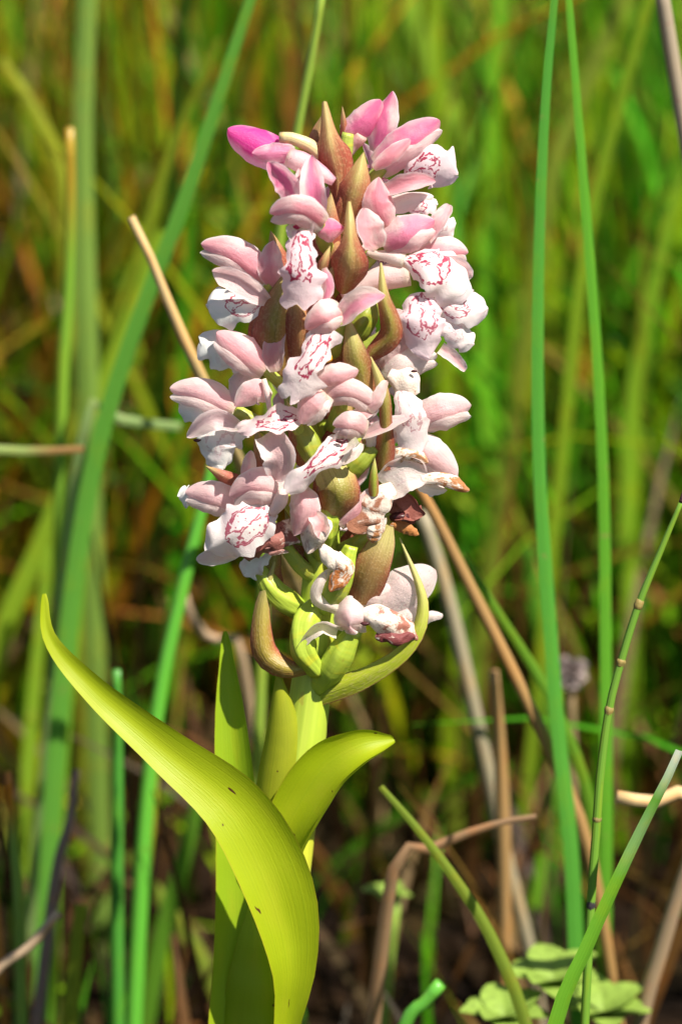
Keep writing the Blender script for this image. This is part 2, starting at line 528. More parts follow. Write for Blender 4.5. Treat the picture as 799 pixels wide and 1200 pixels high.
STEMC = (0.38, 0.47, 0.05, 1)
tube('stem', [S((axis_x(y), y, 0)) for y in (y_g + 20, 1400, 1200, 1000, 900, 830, 780, 700, 600, 500, 400, 300, 220, 165)],
     [27, 27, 27, 26, 27, 29, 30, 27, 23, 21, 19, 16, 12, 5], orchid, 'green', STEMC, n=60, m=20)

TINT = dict(deep=(0.82, 0.08, 0.40), pink=(0.86, 0.20, 0.40), rose=(0.88, 0.32, 0.40), pale=(0.88, 0.46, 0.50), lilac=(0.80, 0.42, 0.54), white=(0.92, 0.83, 0.79))

def flower(base, organs, ovary=True, ovc=(0.30, 0.36, 0.06, 1), label=None):
    """base = (x, y, d) where the organs meet; organs = (kind, spine, width, tint, amount[, options])"""
    fl = empty('flower', to_world(S(base)), orchid)
    if label: fl['label'] = label
    if ovary:
        bx, by, bd = base
        yb = by + 46
        A = S((axis_x(yb), yb, 0)); B = S(base)
        mid = (A + B) / 2 + np.array([0.0, -7.0, 0.0])
        tube('ovary', [A, mid, B], [7, 9.5, 9, 7], fl, 'green', ovc, n=12, m=10)
    for og in organs:
        kind, sp, w, tint, amt = og[:5]
        kw = dict(og[5]) if len(og) > 5 else {}
        P = [S(p) for p in sp]
        if kind in ('hood', 'sepal', 'petal', 'spur'): amt = amt * float(np.interp(sp[0][1], [270, 400], [1.1, 0.78]))
        c = (*TINT[tint], amt) if isinstance(tint, str) else (*tint, amt)
        if kind == 'hood':
            kw.setdefault('cup', 96); kw.setdefault('prof', 'hood')
            kw['cup'] *= 0.76 if kw['cup'] > 0 else 1
            kw.setdefault('notch', 0.03); kw.setdefault('fold', 0.16); kw.setdefault('recurve', 0.25); kw.setdefault('ruffle', 0.12)
            sheet('hood', P, w * 0.94, parent=fl, mat='petal', color=c, m=17, n=24, **kw)
            if 52 < kw['cup'] < 88 and w > 26:            # one of the inner petals, showing white below the hood's edge
                ax = nrm((P[-1] - P[0])[None])[0]
                dn = np.array([ax[1], -ax[0], 0.0]); dn = dn if dn[1] < 0 else -dn
                Q = [p + dn * w * g + np.array([0, 0, -4.0]) for p, g in zip(P, np.linspace(.10, .24, len(P)))]
                Q[-1] = Q[-1] - ax * w * 0.10
                sheet('petal', Q, w * 0.66, parent=fl, mat='petal', color=(*TINT['white'], 0.3), m=13, n=22, prof='hood', cup=50,
                      roll=kw.get('roll', 0) + random.uniform(-20, 10), ruffle=0.35, notch=0.07, recurve=-0.2)
        elif kind in ('sepal', 'petal'):
            sg = random.choice((1, 1, -1))
            if 'prof' not in kw: kw['prof'] = random.choice(('sepal', 'pointy', 'pointy'))
            kw['cup'] = sg * kw.get('cup', 42) * 0.62 if kw.get('cup', 42) > 0 else kw['cup']
            kw.setdefault('fold', sg * random.uniform(0.15, 0.5)); kw.setdefault('twist', random.uniform(-28, 28))
            kw.setdefault('recurve', random.uniform(-0.5, 0.7)); kw.setdefault('notch', 0.05); kw.setdefault('ruffle', 0.3)
            sheet(kind, P, w, parent=fl, mat='petal', color=c, m=15, n=24, **kw)
        elif kind == 'lip':
            kw.setdefault('cup', 48); kw.setdefault('prof', 'lip'); kw.setdefault('ruffle', 0.6); kw.setdefault('notch', 0.16)
            sheet('lip', P, w, parent=fl, mat='lip', color=c, n=26, m=17, **kw)
        elif kind == 'dry':
            kw.setdefault('cup', 50); kw.setdefault('crumple', 0.6)
            nm = kw.pop('name', 'withered_petal')
            sheet(nm, P, w, parent=fl, mat='withered', color=c, n=26, m=15, **kw)
        elif kind == 'spur':
            tube('spur', P, [w * .5, w * .55, w * .48, w * .4, w * .22], fl, 'petal', c, n=16)
        elif kind == 'column':
            tube('column', P, [w * .5, w * .6, w * .4], fl, 'petal', c, n=8)
        elif kind == 'dark':
            blob('stigma_or_hole', S(sp[0]), w, fl, 'dark', (1.5, .6, .6))
        elif kind == 'crimson':
            blob('stigma_or_hole', S(sp[0]), w, fl, 'crimson', (1.2, .8, .5))
        elif kind == 'pollen':
            blob('pollen_mass', S(sp[0]), w, fl, 'pollen')
    return fl

W_ = (0.92, 0.81, 0.79)      # lip ground colours
WP = (0.92, 0.74, 0.77)
# ---- top of the spike
flower((340, 178, 30), [
    ('hood', [(342, 182, 22), (308, 168, 30), (267, 151, 26)], 46, 'deep', 1.0, dict(roll=-10, cup=125)),
    ('spur', [(338, 184, 36), (362, 194, 42), (391, 213, 46)], 22, 'lilac', 0.9),
    ('sepal', [(346, 178, 36), (322, 180, 42), (296, 180, 34)], 24, 'deep', 0.55, dict(cup=60, roll=24)),
], ovary=False, label='magenta bud still half closed')
tube('ovary', [S((396, 215, 12)), S((372, 178, 22)), S((345, 163, 28)), S((328, 161, 26))], [6, 8, 8, 6], orchid, 'green', (0.52, 0.42, 0.22, 1), n=14)
flower((408, 156, 10), [
    ('hood', [(402, 158, 8), (424, 142, 14), (446, 117, 10)], 36, 'pink', 0.95, dict(cup=120)),
    ('spur', [(424, 158, 6), (414, 170, 2), (405, 186, 0)], 15, 'pale', 0.7),
    ('sepal', [(440, 178, 2), (446, 146, 10), (460, 107, 2)], 33, 'pink', 0.95, dict(cup=50)),
])
flower((448, 196, 20), [
    ('hood', [(444, 200, 20), (478, 172, 30), (515, 141, 20)], 46, 'pink', 0.9, dict(cup=105, roll=-16)),
    ('sepal', [(437, 197, 40), (458, 181, 46), (480, 163, 42)], 19, 'rose', 0.8, dict(cup=55)),
    ('lip', [(474, 206, 16), (505, 198, 30), (534, 205, 20)], 52, WP, 1.0, dict(roll=-20)),
    ('sepal', [(446, 226, 30), (478, 216, 40), (510, 212, 34)], 22, 'rose', 0.8, dict(roll=12)),
    ('hood', [(444, 244, 24), (478, 236, 32), (508, 230, 24)], 24, 'white', 0.4, dict(cup=80)),
])
flower((452, 282, 34), [
    ('petal', [(455, 268, 40), (444, 240, 50), (444, 208, 38)], 38, 'rose', 0.9, dict(cup=50, roll=12)),
    ('sepal', [(443, 291, 52), (432, 268, 62), (427, 244, 54)], 34, 'rose', 0.75, dict(cup=46, roll=-10)),
    ('hood', [(449, 290, 44), (478, 276, 56), (509, 258, 44)], 48, 'pink', 0.75, dict(cup=100, roll=-14)),
    ('lip', [(500, 262, 20), (516, 264, 26), (530, 276, 16)], 30, W_, 0.4),
    ('sepal', [(498, 278, 36), (514, 258, 40), (527, 240, 30)], 20, 'rose', 0.6, dict(prof='strap')),
    ('lip', [(478, 246, 22), (494, 241, 30), (512, 240, 24)], 22, W_, 1.0),
    ('spur', [(474, 306, 42), (452, 300, 36), (430, 297, 30)], 15, 'white', 0.4),
])
flower((484, 312, 30), [
    ('hood', [(490, 308, 30), (522, 294, 34), (548, 296, 22)], 32, 'rose', 0.8, dict(cup=85, roll=-20)),
    ('lip', [(476, 300, 44), (506, 312, 62), (550, 338, 44)], 68, W_, 1.0, dict(cup=62, roll=18, asym=-0.15)),
    ('spur', [(480, 322, 36), (440, 328, 34), (402, 350, 32)], 27, 'pale', 0.55),
    ('sepal', [(500, 322, 30), (530, 316, 36), (553, 324, 26)], 34, 'pale', 0.5),
])
flower((478, 376, 34), [
    ('lip', [(492, 342, 52), (494, 378, 66), (502, 420, 54)], 52, WP, 0.9, dict(cup=55, prof='sepal')),
    ('lip', [(508, 352, 40), (538, 362, 46), (570, 362, 34)], 38, W_, 0.9, dict(cup=40)),
    ('lip', [(512, 372, 38), (534, 390, 40), (553, 402, 30)], 36, W_, 0.3, dict(notch=0.3)),
    ('sepal', [(516, 408, 36), (530, 418, 38), (545, 434, 30)], 15, 'rose', 0.7, dict(prof='strap')),
    ('sepal', [(478, 374, 46), (468, 370, 52), (462, 362, 48)], 17, 'rose', 0.7),
    ('spur', [(476, 382, 38), (466, 406, 36), (447, 430, 32)], 23, 'pale', 0.6),
])
flower((462, 440, 36), [
    ('hood', [(454, 446, 40), (476, 430, 50), (512, 416, 38)], 40, 'white', 0.5, dict(cup=90, roll=-20)),
    ('dry', [(456, 436, 50), (474, 446, 56), (492, 460, 46)], 34, (0.50, 0.30, 0.20), 0.1, dict(crumple=0.25)),
    ('dark', [(485, 435, 58)], 2.6, 'white', 1),
    ('lip', [(470, 446, 50), (480, 482, 64), (490, 532, 50)], 42, W_, 0.55, dict(prof='lip', cup=58, twist=12)),
    ('hood', [(490, 496, 34), (520, 486, 42), (552, 475, 28)], 46, 'rose', 0.55, dict(cup=80, roll=-24)),
    ('sepal', [(424, 512, 62), (452, 500, 68), (483, 488, 62)], 17, 'pale', 0.8, dict(cup=50, roll=20)),
    ('sepal', [(428, 508, 60), (434, 516, 60), (431, 530, 56)], 12, 'white', 0.3),
    ('petal', [(462, 520, 44), (460, 508, 48), (459, 496, 44)], 10, 'pale', 0.7),
])
flower((462, 560, 36), [
    ('hood', [(484, 516, 36), (506, 532, 42), (536, 558, 28)], 42, 'rose', 0.45, dict(cup=70)),
    ('dry', [(494, 562, 44), (522, 562, 46), (550, 576, 40)], 17, (0.42, 0.17, 0.06), 0.55, dict(crumple=0.2)),
    ('petal', [(488, 566, 36), (506, 572, 36), (523, 574, 30)], 18, 'white', 0.2, dict(notch=0.2)),
    ('dry', [(452, 548, 44), (474, 530, 54), (502, 542, 48)], 20, (0.45, 0.22, 0.10), 0.5, dict(cup=60, crumple=0.3)),
    ('hood', [(452, 572, 42), (474, 556, 46), (500, 558, 40)], 44, 'white', 0.3, dict(cup=-70)),
    ('dark', [(471, 564, 40)], 6, 'white', 1),
    ('dry', [(462, 572, 54), (440, 590, 62), (408, 618, 56)], 46, (0.40, 0.17, 0.10), 0.55, dict(prof='lip', crumple=0.35)),
    ('dry', [(448, 606, 54), (440, 620, 56), (437, 638, 52)], 20, (0.42, 0.18, 0.07), 0.5),
    ('sepal', [(396, 614, 52), (416, 600, 58), (434, 574, 56)], 18, 'rose', 0.8, dict(prof='strap')),
], label='fading flower with a browned lip')
flower((462, 606, 24), [
    ('dry', [(458, 602, 30), (474, 596, 38), (496, 606, 34)], 28, (0.24, 0.08, 0.06), 1.0, dict(crumple=0.8, cup=-60)),
    ('dry', [(456, 616, 36), (474, 618, 42), (490, 628, 38)], 13, (0.42, 0.17, 0.05), 1.0, dict(crumple=0.4)),
    ('dry', [(470, 612, 30), (482, 606, 34), (492, 592, 28)], 16, (0.20, 0.06, 0.05), 1.0, dict(crumple=0.8)),
    ('dark', [(468, 606, 34)], 9, 'white', 1),
], label='shrivelled brown flower')
# ---- middle front
flower((372, 258, 74), [
    ('sepal', [(345, 242, 70), (337, 214, 78), (314, 190, 66)], 30, 'pink', 0.95, dict(cup=46, roll=20)),
    ('petal', [(350, 242, 62), (351, 220, 64), (350, 197, 58)], 13, 'pale', 0.7),
    ('petal', [(375, 258, 76), (366, 222, 88), (365, 182, 74)], 29, 'pink', 0.85, dict(cup=45)),
    ('hood', [(376, 266, 78), (350, 248, 104), (316, 250, 92)], 36, 'rose', 0.75, dict(cup=88, roll=38)),
    ('petal', [(348, 258, 84), (352, 268, 82), (352, 288, 84)], 32, (0.70, 0.72, 0.52), 0.9, dict(cup=-50, prof='strap')),
    ('crimson', [(348, 266, 84)], 3.6, 'white', 1),
    ('lip', [(354, 270, 86), (352, 308, 100), (357, 360, 90)], 50, WP, 1.25, dict(prof=[.60, .60, .64, .74, .88, 1, 1, .8], cup=50, notch=0.26)),
    ('sepal', [(370, 270, 72), (386, 268, 74), (404, 266, 66)], 30, 'pink', 0.9, dict(cup=50)),
    ('petal', [(380, 314, 78), (384, 336, 80), (377, 360, 78)], 14, 'pink', 0.8),
])
flower((398, 374, 80), [
    ('hood', [(402, 368, 82), (384, 372, 104), (358, 386, 94)], 38, 'rose', 0.75, dict(cup=92, roll=24)),
    ('sepal', [(396, 378, 80), (422, 354, 90), (451, 346, 82)], 28, 'pink', 0.9, dict(cup=45, roll=10)),
    ('lip', [(386, 384, 90), (360, 426, 104), (340, 470, 98)], 50, W_, 1.2, dict(prof=[.66, .70, .66, .62, .70, .85, 1, .9, .4], cup=55, notch=0.3, roll=-8)),
    ('hood', [(381, 460, 88), (368, 472, 96), (352, 496, 88)], 36, 'rose', 0.7, dict(cup=70)),
    ('pollen', [(384, 419, 84)], 5.5, 'white', 1),
])
flower((404, 462, 74), [
    ('sepal', [(367, 448, 84), (392, 440, 92), (420, 434, 84)], 27, 'rose', 0.75, dict(cup=55, roll=-12)),
    ('hood', [(382, 468, 78), (408, 460, 90), (442, 476, 82)], 32, 'pale', 0.8, dict(cup=75, roll=-20)),
    ('sepal', [(430, 480, 82), (442, 468, 86), (453, 446, 80)], 17, 'pale', 0.7, dict(prof='strap')),
    ('sepal', [(406, 490, 76), (424, 484, 80), (443, 478, 76)], 16, 'rose', 0.7),
])
flower((418, 510, 78), [
    ('hood', [(428, 508, 80), (410, 500, 100), (390, 498, 90)], 34, 'pale', 0.85, dict(cup=90, roll=26)),
    ('petal', [(414, 508, 84), (398, 520, 84), (382, 532, 88)], 26, (0.68, 0.70, 0.48), 0.9, dict(cup=-50, prof='strap')),
    ('dark', [(398, 517, 94)], 3.4, 'white', 1),
    ('lip', [(412, 516, 84), (374, 542, 102), (335, 576, 94)], 36, W_, 1.1, dict(prof=[.75, .95, 1.0, .8, .52, .48, .7, .85, .25], cup=62, notch=0.12)),
    ('sepal', [(424, 520, 78), (418, 530, 84), (400, 545, 84)], 10, 'white', 0.3),
])
flower((344, 494, 66), [
    ('lip', [(350, 488, 78), (318, 494, 86), (279, 505, 76)], 36, (0.86, 0.68, 0.66), 1.3, dict(prof=[.5, .9, 1.0, .9, .6, .48, .55, .6, .2], cup=-30, roll=-14)),
    ('petal', [(313, 509, 70), (330, 536, 80), (322, 562, 70)], 38, 'rose', 0.5, dict(prof='hood', cup=60, keel=0.25)),
    ('sepal', [(286, 566, 46), (291, 548, 50), (294, 528, 44)], 17, 'rose', 0.6),
])
# ---- left side
flower((312, 332, 30), [
    ('hood', [(312, 330, 34), (276, 300, 44), (236, 286, 30)], 40, 'rose', 0.85, dict(cup=98, roll=16)),
    ('sepal', [(313, 352, 44), (280, 328, 54), (249, 318, 44)], 28, 'pale', 0.55, dict(cup=60, roll=18)),
    ('petal', [(324, 338, 36), (316, 312, 46), (320, 282, 36)], 31, 'rose', 0.8, dict(cup=48)),
    ('lip', [(312, 342, 34), (284, 356, 44), (244, 356, 34)], 48, (0.84, 0.82, 0.78), 0.9, dict(roll=-10)),
])
flower((308, 430, 36), [
    ('hood', [(312, 434, 44), (284, 412, 56), (254, 389, 42)], 44, 'rose', 0.8, dict(cup=98)),
    ('lip', [(296, 430, 28), (264, 416, 34), (236, 396, 24)], 40, (0.84, 0.84, 0.80), 0.1, dict(notch=0.3)),
    ('petal', [(322, 436, 44), (320, 408, 52), (333, 380, 44)], 27, 'rose', 0.85, dict(prof='point')),
    ('sepal', [(290, 434, 22), (278, 456, 26), (272, 474, 20)], 32, 'lilac', 0.5),
    ('sepal', [(318, 466, 56), (300, 460, 62), (275, 476, 56)], 31, 'rose', 0.75, dict(cup=60)),
    ('column', [(309, 444, 60), (313, 460, 62), (316, 482, 58)], 6, 'white', 0.2),
])
flower((276, 480, 20), [
    ('hood', [(274, 482, 24), (240, 462, 32), (199, 455, 20)], 36, 'rose', 0.6, dict(cup=98, roll=10)),
    ('lip', [(262, 484, 14), (234, 484, 20), (211, 474, 10)], 28, (0.84, 0.82, 0.78), 0.0),
    ('sepal', [(283, 500, 34), (250, 491, 42), (219, 512, 32)], 25, 'lilac', 0.45, dict(cup=55, roll=16)),
    ('lip', [(272, 496, 22), (256, 520, 28), (262, 548, 20)], 50, (0.84, 0.82, 0.78), 0.3, dict(prof='strap')),
    ('dark', [(231, 516, 26)], 3, 'white', 1),
])
flower((330, 578, 58), [
    ('hood', [(336, 580, 62), (304, 572, 78), (269, 582, 64)], 44, 'rose', 0.7, dict(cup=96, roll=20)),
    ('column', [(332, 572, 64), (328, 588, 68), (318, 602, 66)], 14, 'white', 0.2),
    ('lip', [(318, 594, 62), (284, 620, 76), (244, 644, 62)], 60, (0.90, 0.82, 0.79), 0.9, dict(cup=28, prof='sepal', keel=0.25)),
    ('sepal', [(290, 636, 48), (262, 650, 52), (231, 657, 42)], 22, 'pale', 0.5),
    ('petal', [(352, 570, 66), (356, 596, 76), (344, 628, 66)], 37, 'rose', 0.7, dict(prof='point', cup=40, keel=0.25)),
])
flower((274, 592, 26), [
    ('hood', [(280, 598, 30), (250, 584, 42), (217, 577, 28)], 40, 'rose', 0.5, dict(cup=98, roll=12)),
    ('lip', [(230, 582, 18), (220, 582, 22), (210, 582, 14)], 26, (0.85, 0.83, 0.80), 0.0),
])
flower((330, 634, 44), [
    ('dry', [(347, 626, 52), (318, 632, 60), (285, 650, 48)], 30, (0.28, 0.10, 0.08), 0.9, dict(crumple=0.7, prof='strap')),
    ('dry', [(336, 646, 54), (318, 644, 60), (300, 642, 54)], 16, (0.42, 0.20, 0.17), 0.9, dict(crumple=0.9)),
    ('lip', [(320, 648, 38), (304, 660, 40), (287, 672, 34)], 26, (0.88, 0.85, 0.83), 0.0, dict(notch=0.35, prof='flare')),
], label='flower shrivelled to brown with a white fringed lip')
flower((370, 612, 60), [
    ('dry', [(373, 600, 66), (370, 622, 74), (360, 648, 64)], 33, (0.55, 0.40, 0.34), 0.35, dict(crumple=0.3, prof='strap')),
    ('petal', [(366, 602, 70), (374, 612, 76), (378, 630, 68)], 20, 'rose', 0.8),
    ('dry', [(376, 640, 62), (390, 656, 66), (408, 668, 60)], 22, (0.55, 0.42, 0.34), 0.3, dict(crumple=0.3)),
    ('dry', [(394, 648, 62), (403, 668, 68), (386, 694, 60)], 24, (0.52, 0.18, 0.05), 0.55, dict(crumple=0.3)),
], label='spent flower drying to papery tissue')
# ---- the lowest flower, standing clear of the spike
flower((410, 730, 40), [
    ('hood', [(392, 726, 44), (410, 722, 66), (434, 728, 50)], 47, 'lilac', 0.35, dict(cup=82)),
    ('dry', [(424, 718, 54), (452, 728, 66), (490, 750, 50)], 34, (0.36, 0.14, 0.10), 0.5, dict(crumple=0.3, prof='sepal', cup=65)),
    ('dry', [(440, 744, 58), (462, 748, 62), (488, 746, 54)], 15, (0.20, 0.05, 0.05), 0.9, dict(crumple=0.6)),
    ('dark', [(428, 731, 60)], 3.6, 'white', 1),  # dark blob painted in for the shaded hole beside the lip
    ('sepal', [(396, 714, 46), (371, 702, 54), (374, 682, 56), (388, 666, 50)], 15, 'white', 0.2, dict(cup=60, prof='strap')),
    ('sepal', [(396, 738, 46), (378, 732, 56), (364, 740, 56), (350, 757, 52)], 17, 'white', 0.2, dict(cup=60, prof='strap', roll=20)),
    ('hood', [(444, 716, 24), (474, 692, 34), (510, 668, 22)], 58, 'pale', 0.3, dict(cup=60)),
    ('petal', [(458, 726, 28), (486, 724, 34), (500, 730, 26)], 26, 'white', 0.15),
    ('petal', [(490, 730, 22), (504, 722, 26), (519, 721, 22)], 14, 'white', 0.1, dict(prof='strap')),
    ('sepal', [(420, 708, 30), (436, 700, 34), (460, 690, 26)], 30, 'white', 0.1),
], ovary=False, label='lowest flower with a browned lip, standing clear of the spike')

# ovaries of the lowest spent flowers, fat and green
for P, r in (([(372, 806, 14), (392, 778, 32), (416, 738, 42)], [13, 19, 18, 11]),
             ([(378, 704, 18), (358, 730, 34), (356, 762, 40), (372, 788, 28)], [12, 18, 18, 11]),
             ([(352, 716, 14), (322, 694, 24), (304, 664, 22)], [13, 17, 15, 8]),
             ([(378, 712, 26), (396, 684, 42), (412, 640, 44)], [14, 17, 15, 9]),
             ([(380, 640, 34), (384, 610, 48), (392, 590, 52)], [10, 15, 15, 8]),
             ([(396, 566, 34), (416, 545, 48), (440, 524, 50)], [10, 15, 15, 9]),
             ([(404, 402, 34), (424, 378, 48), (442, 348, 46)], [10, 18, 17, 9]),
             ([(340, 460, 30), (362, 520, 52), (374, 548, 56)], [9, 17, 17, 9])):
    tube('ovary', [S(p) for p in P], [q * 0.88 for q in r], orchid, 'green', (0.31, 0.40, 0.04, 1) if P[0][1] > 600 else (0.20, 0.24, 0.025, 1), n=22, m=30, ribs=0.07)

# ---- bracts
OL = (0.28, 0.25, 0.045); YE = (0.46, 0.38, 0.12); TA = (0.33, 0.20, 0.07); MA = (0.17, 0.060, 0.045); GR = (0.32, 0.40, 0.04)
def bract(sp, w, c, red, **kw):
    kw.setdefault('prof', 'bract'); kw.setdefault('cup', 62)
    kw['cup'] *= 0.62; kw.setdefault('fold', 0.38); kw['keel'] = kw.get('keel', 0) * 0.4; kw.setdefault('notch', 0.025); kw.setdefault('recurve', random.uniform(-0.3, 0.5))
    return sheet('bract', [S(p) for p in sp], w, parent=orchid, mat='bract', color=(*c, red), n=24, m=13, **kw)
bract([(395, 262, 22), (396, 212, 30), (387, 168, 40), (380, 119, 30)], 46, (0.60, 0.46, 0.18), 0.95, prof=[.26, .26, .28, .40, .80, 1.0, .95, .70, .46, .32, .24, .10], keel=0.3, cup=70)
bract([(388, 210, 14), (372, 170, 16), (379, 132, 14)], 30, MA, 0.9)
bract([(403, 180, 4), (403, 150, 8), (401, 124, 6)], 11, MA, 1.0)
bract([(400, 262, 24), (416, 222, 42), (426, 178, 34)], 46, YE, 0.80, keel=0.3, cup=66)
bract([(402, 344, 50), (410, 300, 82), (409, 236, 68)], 46, YE, 0.78, prof=[.4, .8, 1.0, .96, .74, .46, .30, .22, .08], keel=0.3, cup=66)
bract([(374, 322, 60), (380, 306, 66), (387, 288, 62)], 13, (0.45, 0.30, 0.12), 0.6)
bract([(330, 444, 34), (324, 380, 56), (346, 304, 44)], 60, OL, 0.70, cup=70)
bract([(332, 340, 24), (326, 306, 30), (317, 270, 22)], 32, MA, 0.9)
bract([(304, 410, 10), (302, 380, 16), (310, 352, 14)], 24, MA, 0.9)
bract([(432, 474, 56), (418, 424, 82), (407, 370, 74)], 40, OL, 0.60, keel=0.2)
bract([(448, 552, 50), (452, 506, 68), (449, 462, 76), (434, 418, 72)], 26, OL, 0.62, prof=[.9, 1, .85, .6, .55, .6, .55, .35, .05])
bract([(430, 420, 54), (458, 390, 70), (450, 350, 74), (446, 308, 64)], 28, OL, 0.66, prof=[.5, .85, 1, .95, .8, .62, .4, .26, .08], keel=0.2)
bract([(384, 612, 52), (396, 576, 78), (382, 540, 62)], 50, OL, 0.55, prof=[.6, .9, 1, 1, .98, .92, .75], cup=75)
bract([(438, 582, 62), (438, 558, 66), (439, 536, 64)], 12, GR, 0.5)
bract([(366, 545, 40), (352, 510, 62), (336, 470, 58)], 34, OL, 0.70)
bract([(352, 420, 44), (350, 380, 60), (345, 330, 54)], 40, TA, 0.72)
bract([(300, 600, 20), (310, 560, 30), (300, 500, 28)], 34, MA, 0.85)
bract([(282, 566, 24), (262, 558, 30), (241, 546, 26)], 17, (0.16, 0.06, 0.02), 0.9)
bract([(380, 300, 40), (384, 262, 48), (388, 226, 40)], 34, MA, 0.85)
bract([(384, 400, 50), (376, 350, 60), (392, 310, 56)], 40, TA, 0.8)
bract([(422, 708, 34), (436, 666, 52), (456, 616, 44)], 43, TA, 0.42, prof=[.65, .88, 1, 1, .96, .9, .8, .6, .25], cup=64)
bract([(372, 812, 20), (430, 790, 44), (478, 756, 50), (494, 705, 44), (468, 630, 30)], 31, (0.38, 0.44, 0.03), 0.02, prof=[.9, 1, .85, .7, .62, .6, .5, .32, .2, .04], roll=20, cup=70)
bract([(368, 782, 34), (336, 784, 46), (310, 764, 42), (307, 712, 36), (322, 658, 34)], 30, (0.34, 0.26, 0.04), 0.45, prof=[.4, .6, .85, 1, .95, .8, .6, .42, .25, .06], cup=62)
bract([(320, 700, 20), (316, 668, 28), (330, 630, 30)], 30, OL, 0.65)

# ---- the far side of the spike: same organs, turned round the axis
def around(y, az, pts):
    """local (out, side, up) -> rigid pixel space at azimuth az (0 = towards camera) round the stem at height y"""
    c = S((axis_x(y), y, 0))
    out = np.array([math.sin(az), 0, math.cos(az)]); side = np.array([math.cos(az), 0, -math.sin(az)])
    return [c + out * p[0] + side * p[1] + np.array([0, p[2], 0]) for p in pts], out
def rear_flower(y, az, k, tint):
    pts, out = around(y, az, [(62 * k, 0, 10)])
    fl = empty('flower', to_world(pts[0]), orchid)
    L = lambda *p: around(y, az, [tuple(q * k for q in a) for a in p])[0]
    f = tuple(out * 0.6 + np.array([0, .8, 0]))
    tube('ovary', L((14, 0, -34), (40, 0, -14), (60, 0, 8)), [7, 9, 7], fl, 'green', (0.30, 0.36, 0.05, 1), n=10, m=8)
    sheet('hood', L((58, 0, 10), (84, 0, 24), (108, 0, 12)), 40 * k, 'hood', cup=96, parent=fl, color=(*TINT[tint], .8), face=f)
    for s_ in (-1, 1):
        sheet('sepal', L((60, 4 * s_, 12), (66, 22 * s_, 34), (62, 34 * s_, 58)), 26 * k, cup=-40, parent=fl, color=(*TINT[tint], .8), face=tuple(out))
    sheet('lip', L((64, 0, 4), (92, 0, -8), (100, 0, -44)), 46 * k, 'lip', cup=50, parent=fl, mat='lip', color=(*WP, 1.0), face=f, ruffle=.6, notch=.2, n=22, m=13)
    tube('spur', L((62, 0, 2), (44, 0, -8), (30, 0, -30)), [10, 10, 8, 4], fl, 'petal', (*TINT['pale'], .6), n=10, m=8)
gold = 2.399963
for i in range(15):
    y = 205 + i * 27
    az = (i * gold) % (2 * math.pi)
    az = math.pi + (az - math.pi) * 0.36          # keep to the far side
    k = 0.66 + 0.24 * min(1, (y - 180) / 160)
    rear_flower(y, az, k, ['pink', 'rose', 'rose', 'pale'][i % 4] if y > 260 else 'pink')
for i in range(34):                                # bracts sheathing the stem between the flowers
    y = 235 + i * 12
    az = i * gold + 0.5
    rr = 20 + 10 * min(1, (y - 150) / 200)
    front = math.cos(az) > 0.2
    pts, out = around(y, az, [(14, 0, -40), (rr + 12, 0, -5), (rr + (8 if front else 20), 0, 34)])
    sheet('bract', pts, 32, 'bract', cup=66, parent=orchid, mat='bract', color=(*[OL, TA, MA, OL][i % 4], 0.72), face=tuple(out), n=16, m=9)

# ---- leaves
LY = (0.35, 0.43, 0.008, 1); LG = (0.28, 0.42, 0.012, 1)
def leaf(sp, w, c, prof='leaf', **kw):
    return sheet('leaf', [S(p) for p in sp], w, parent=orchid, mat='leaf', color=c, n=44, m=17, prof=prof, **kw)
# the big arching leaf: rises from the sheath and swings out to the side
leaf([(306, 1440, 24), (322, 1320, 50), (335, 1210, 66), (344, 1130, 76), (326, 1040, 82), (278, 950, 84), (196, 880, 78), (112, 810, 66), (60, 750, 58), (52, 696, 54)],
     86, LY, prof=[.4, .36, .32, .28, .28, .30, .40, .60, .86, 1.0, .98, .88, .76, .62, .5, .4, .3, .18, .05], cup=-30, roll=-4, fold=-0.12, ruffle=0.14, notch=0.018)
# broad upright leaf behind it
leaf([(306, 1460, 0), (292, 1240, 14), (290, 1100, 6), (276, 900, -8), (264, 740, -22)], 96, LG,
     prof=[.8, .95, 1, 1, .98, .92, .84, .74, .64, .56, .50, .42, .28, .04], cup=-36, roll=10, fold=-0.15)
# short leaf opening to the other side
leaf([(332, 1040, 20), (348, 978, 34), (384, 916, 46), (422, 884, 50), (462, 868, 36)], 66, LY,
     prof=[.5, .62, .75, .9, 1, 1, .98, .9, .74, .5, .08], cup=-88, roll=30, notch=0.015)
# clasping base of the arching leaf
leaf([(300, 1460, 24), (296, 1240, 34), (300, 1120, 36), (312, 1010, 30)], 88, (0.33, 0.44, 0.010, 1), prof=[.9, 1, 1, 1, .98, .92, .8, .6, .3, .04], cup=50, roll=6)
# sheath hugging the stem
leaf([(318, 1010, 20), (326, 930, 30), (332, 860, 32), (326, 786, 26)], 56, (0.33, 0.36, 0.02, 1), prof=[.9, 1, 1, .95, .85, .7, .4, .06], cup=78)

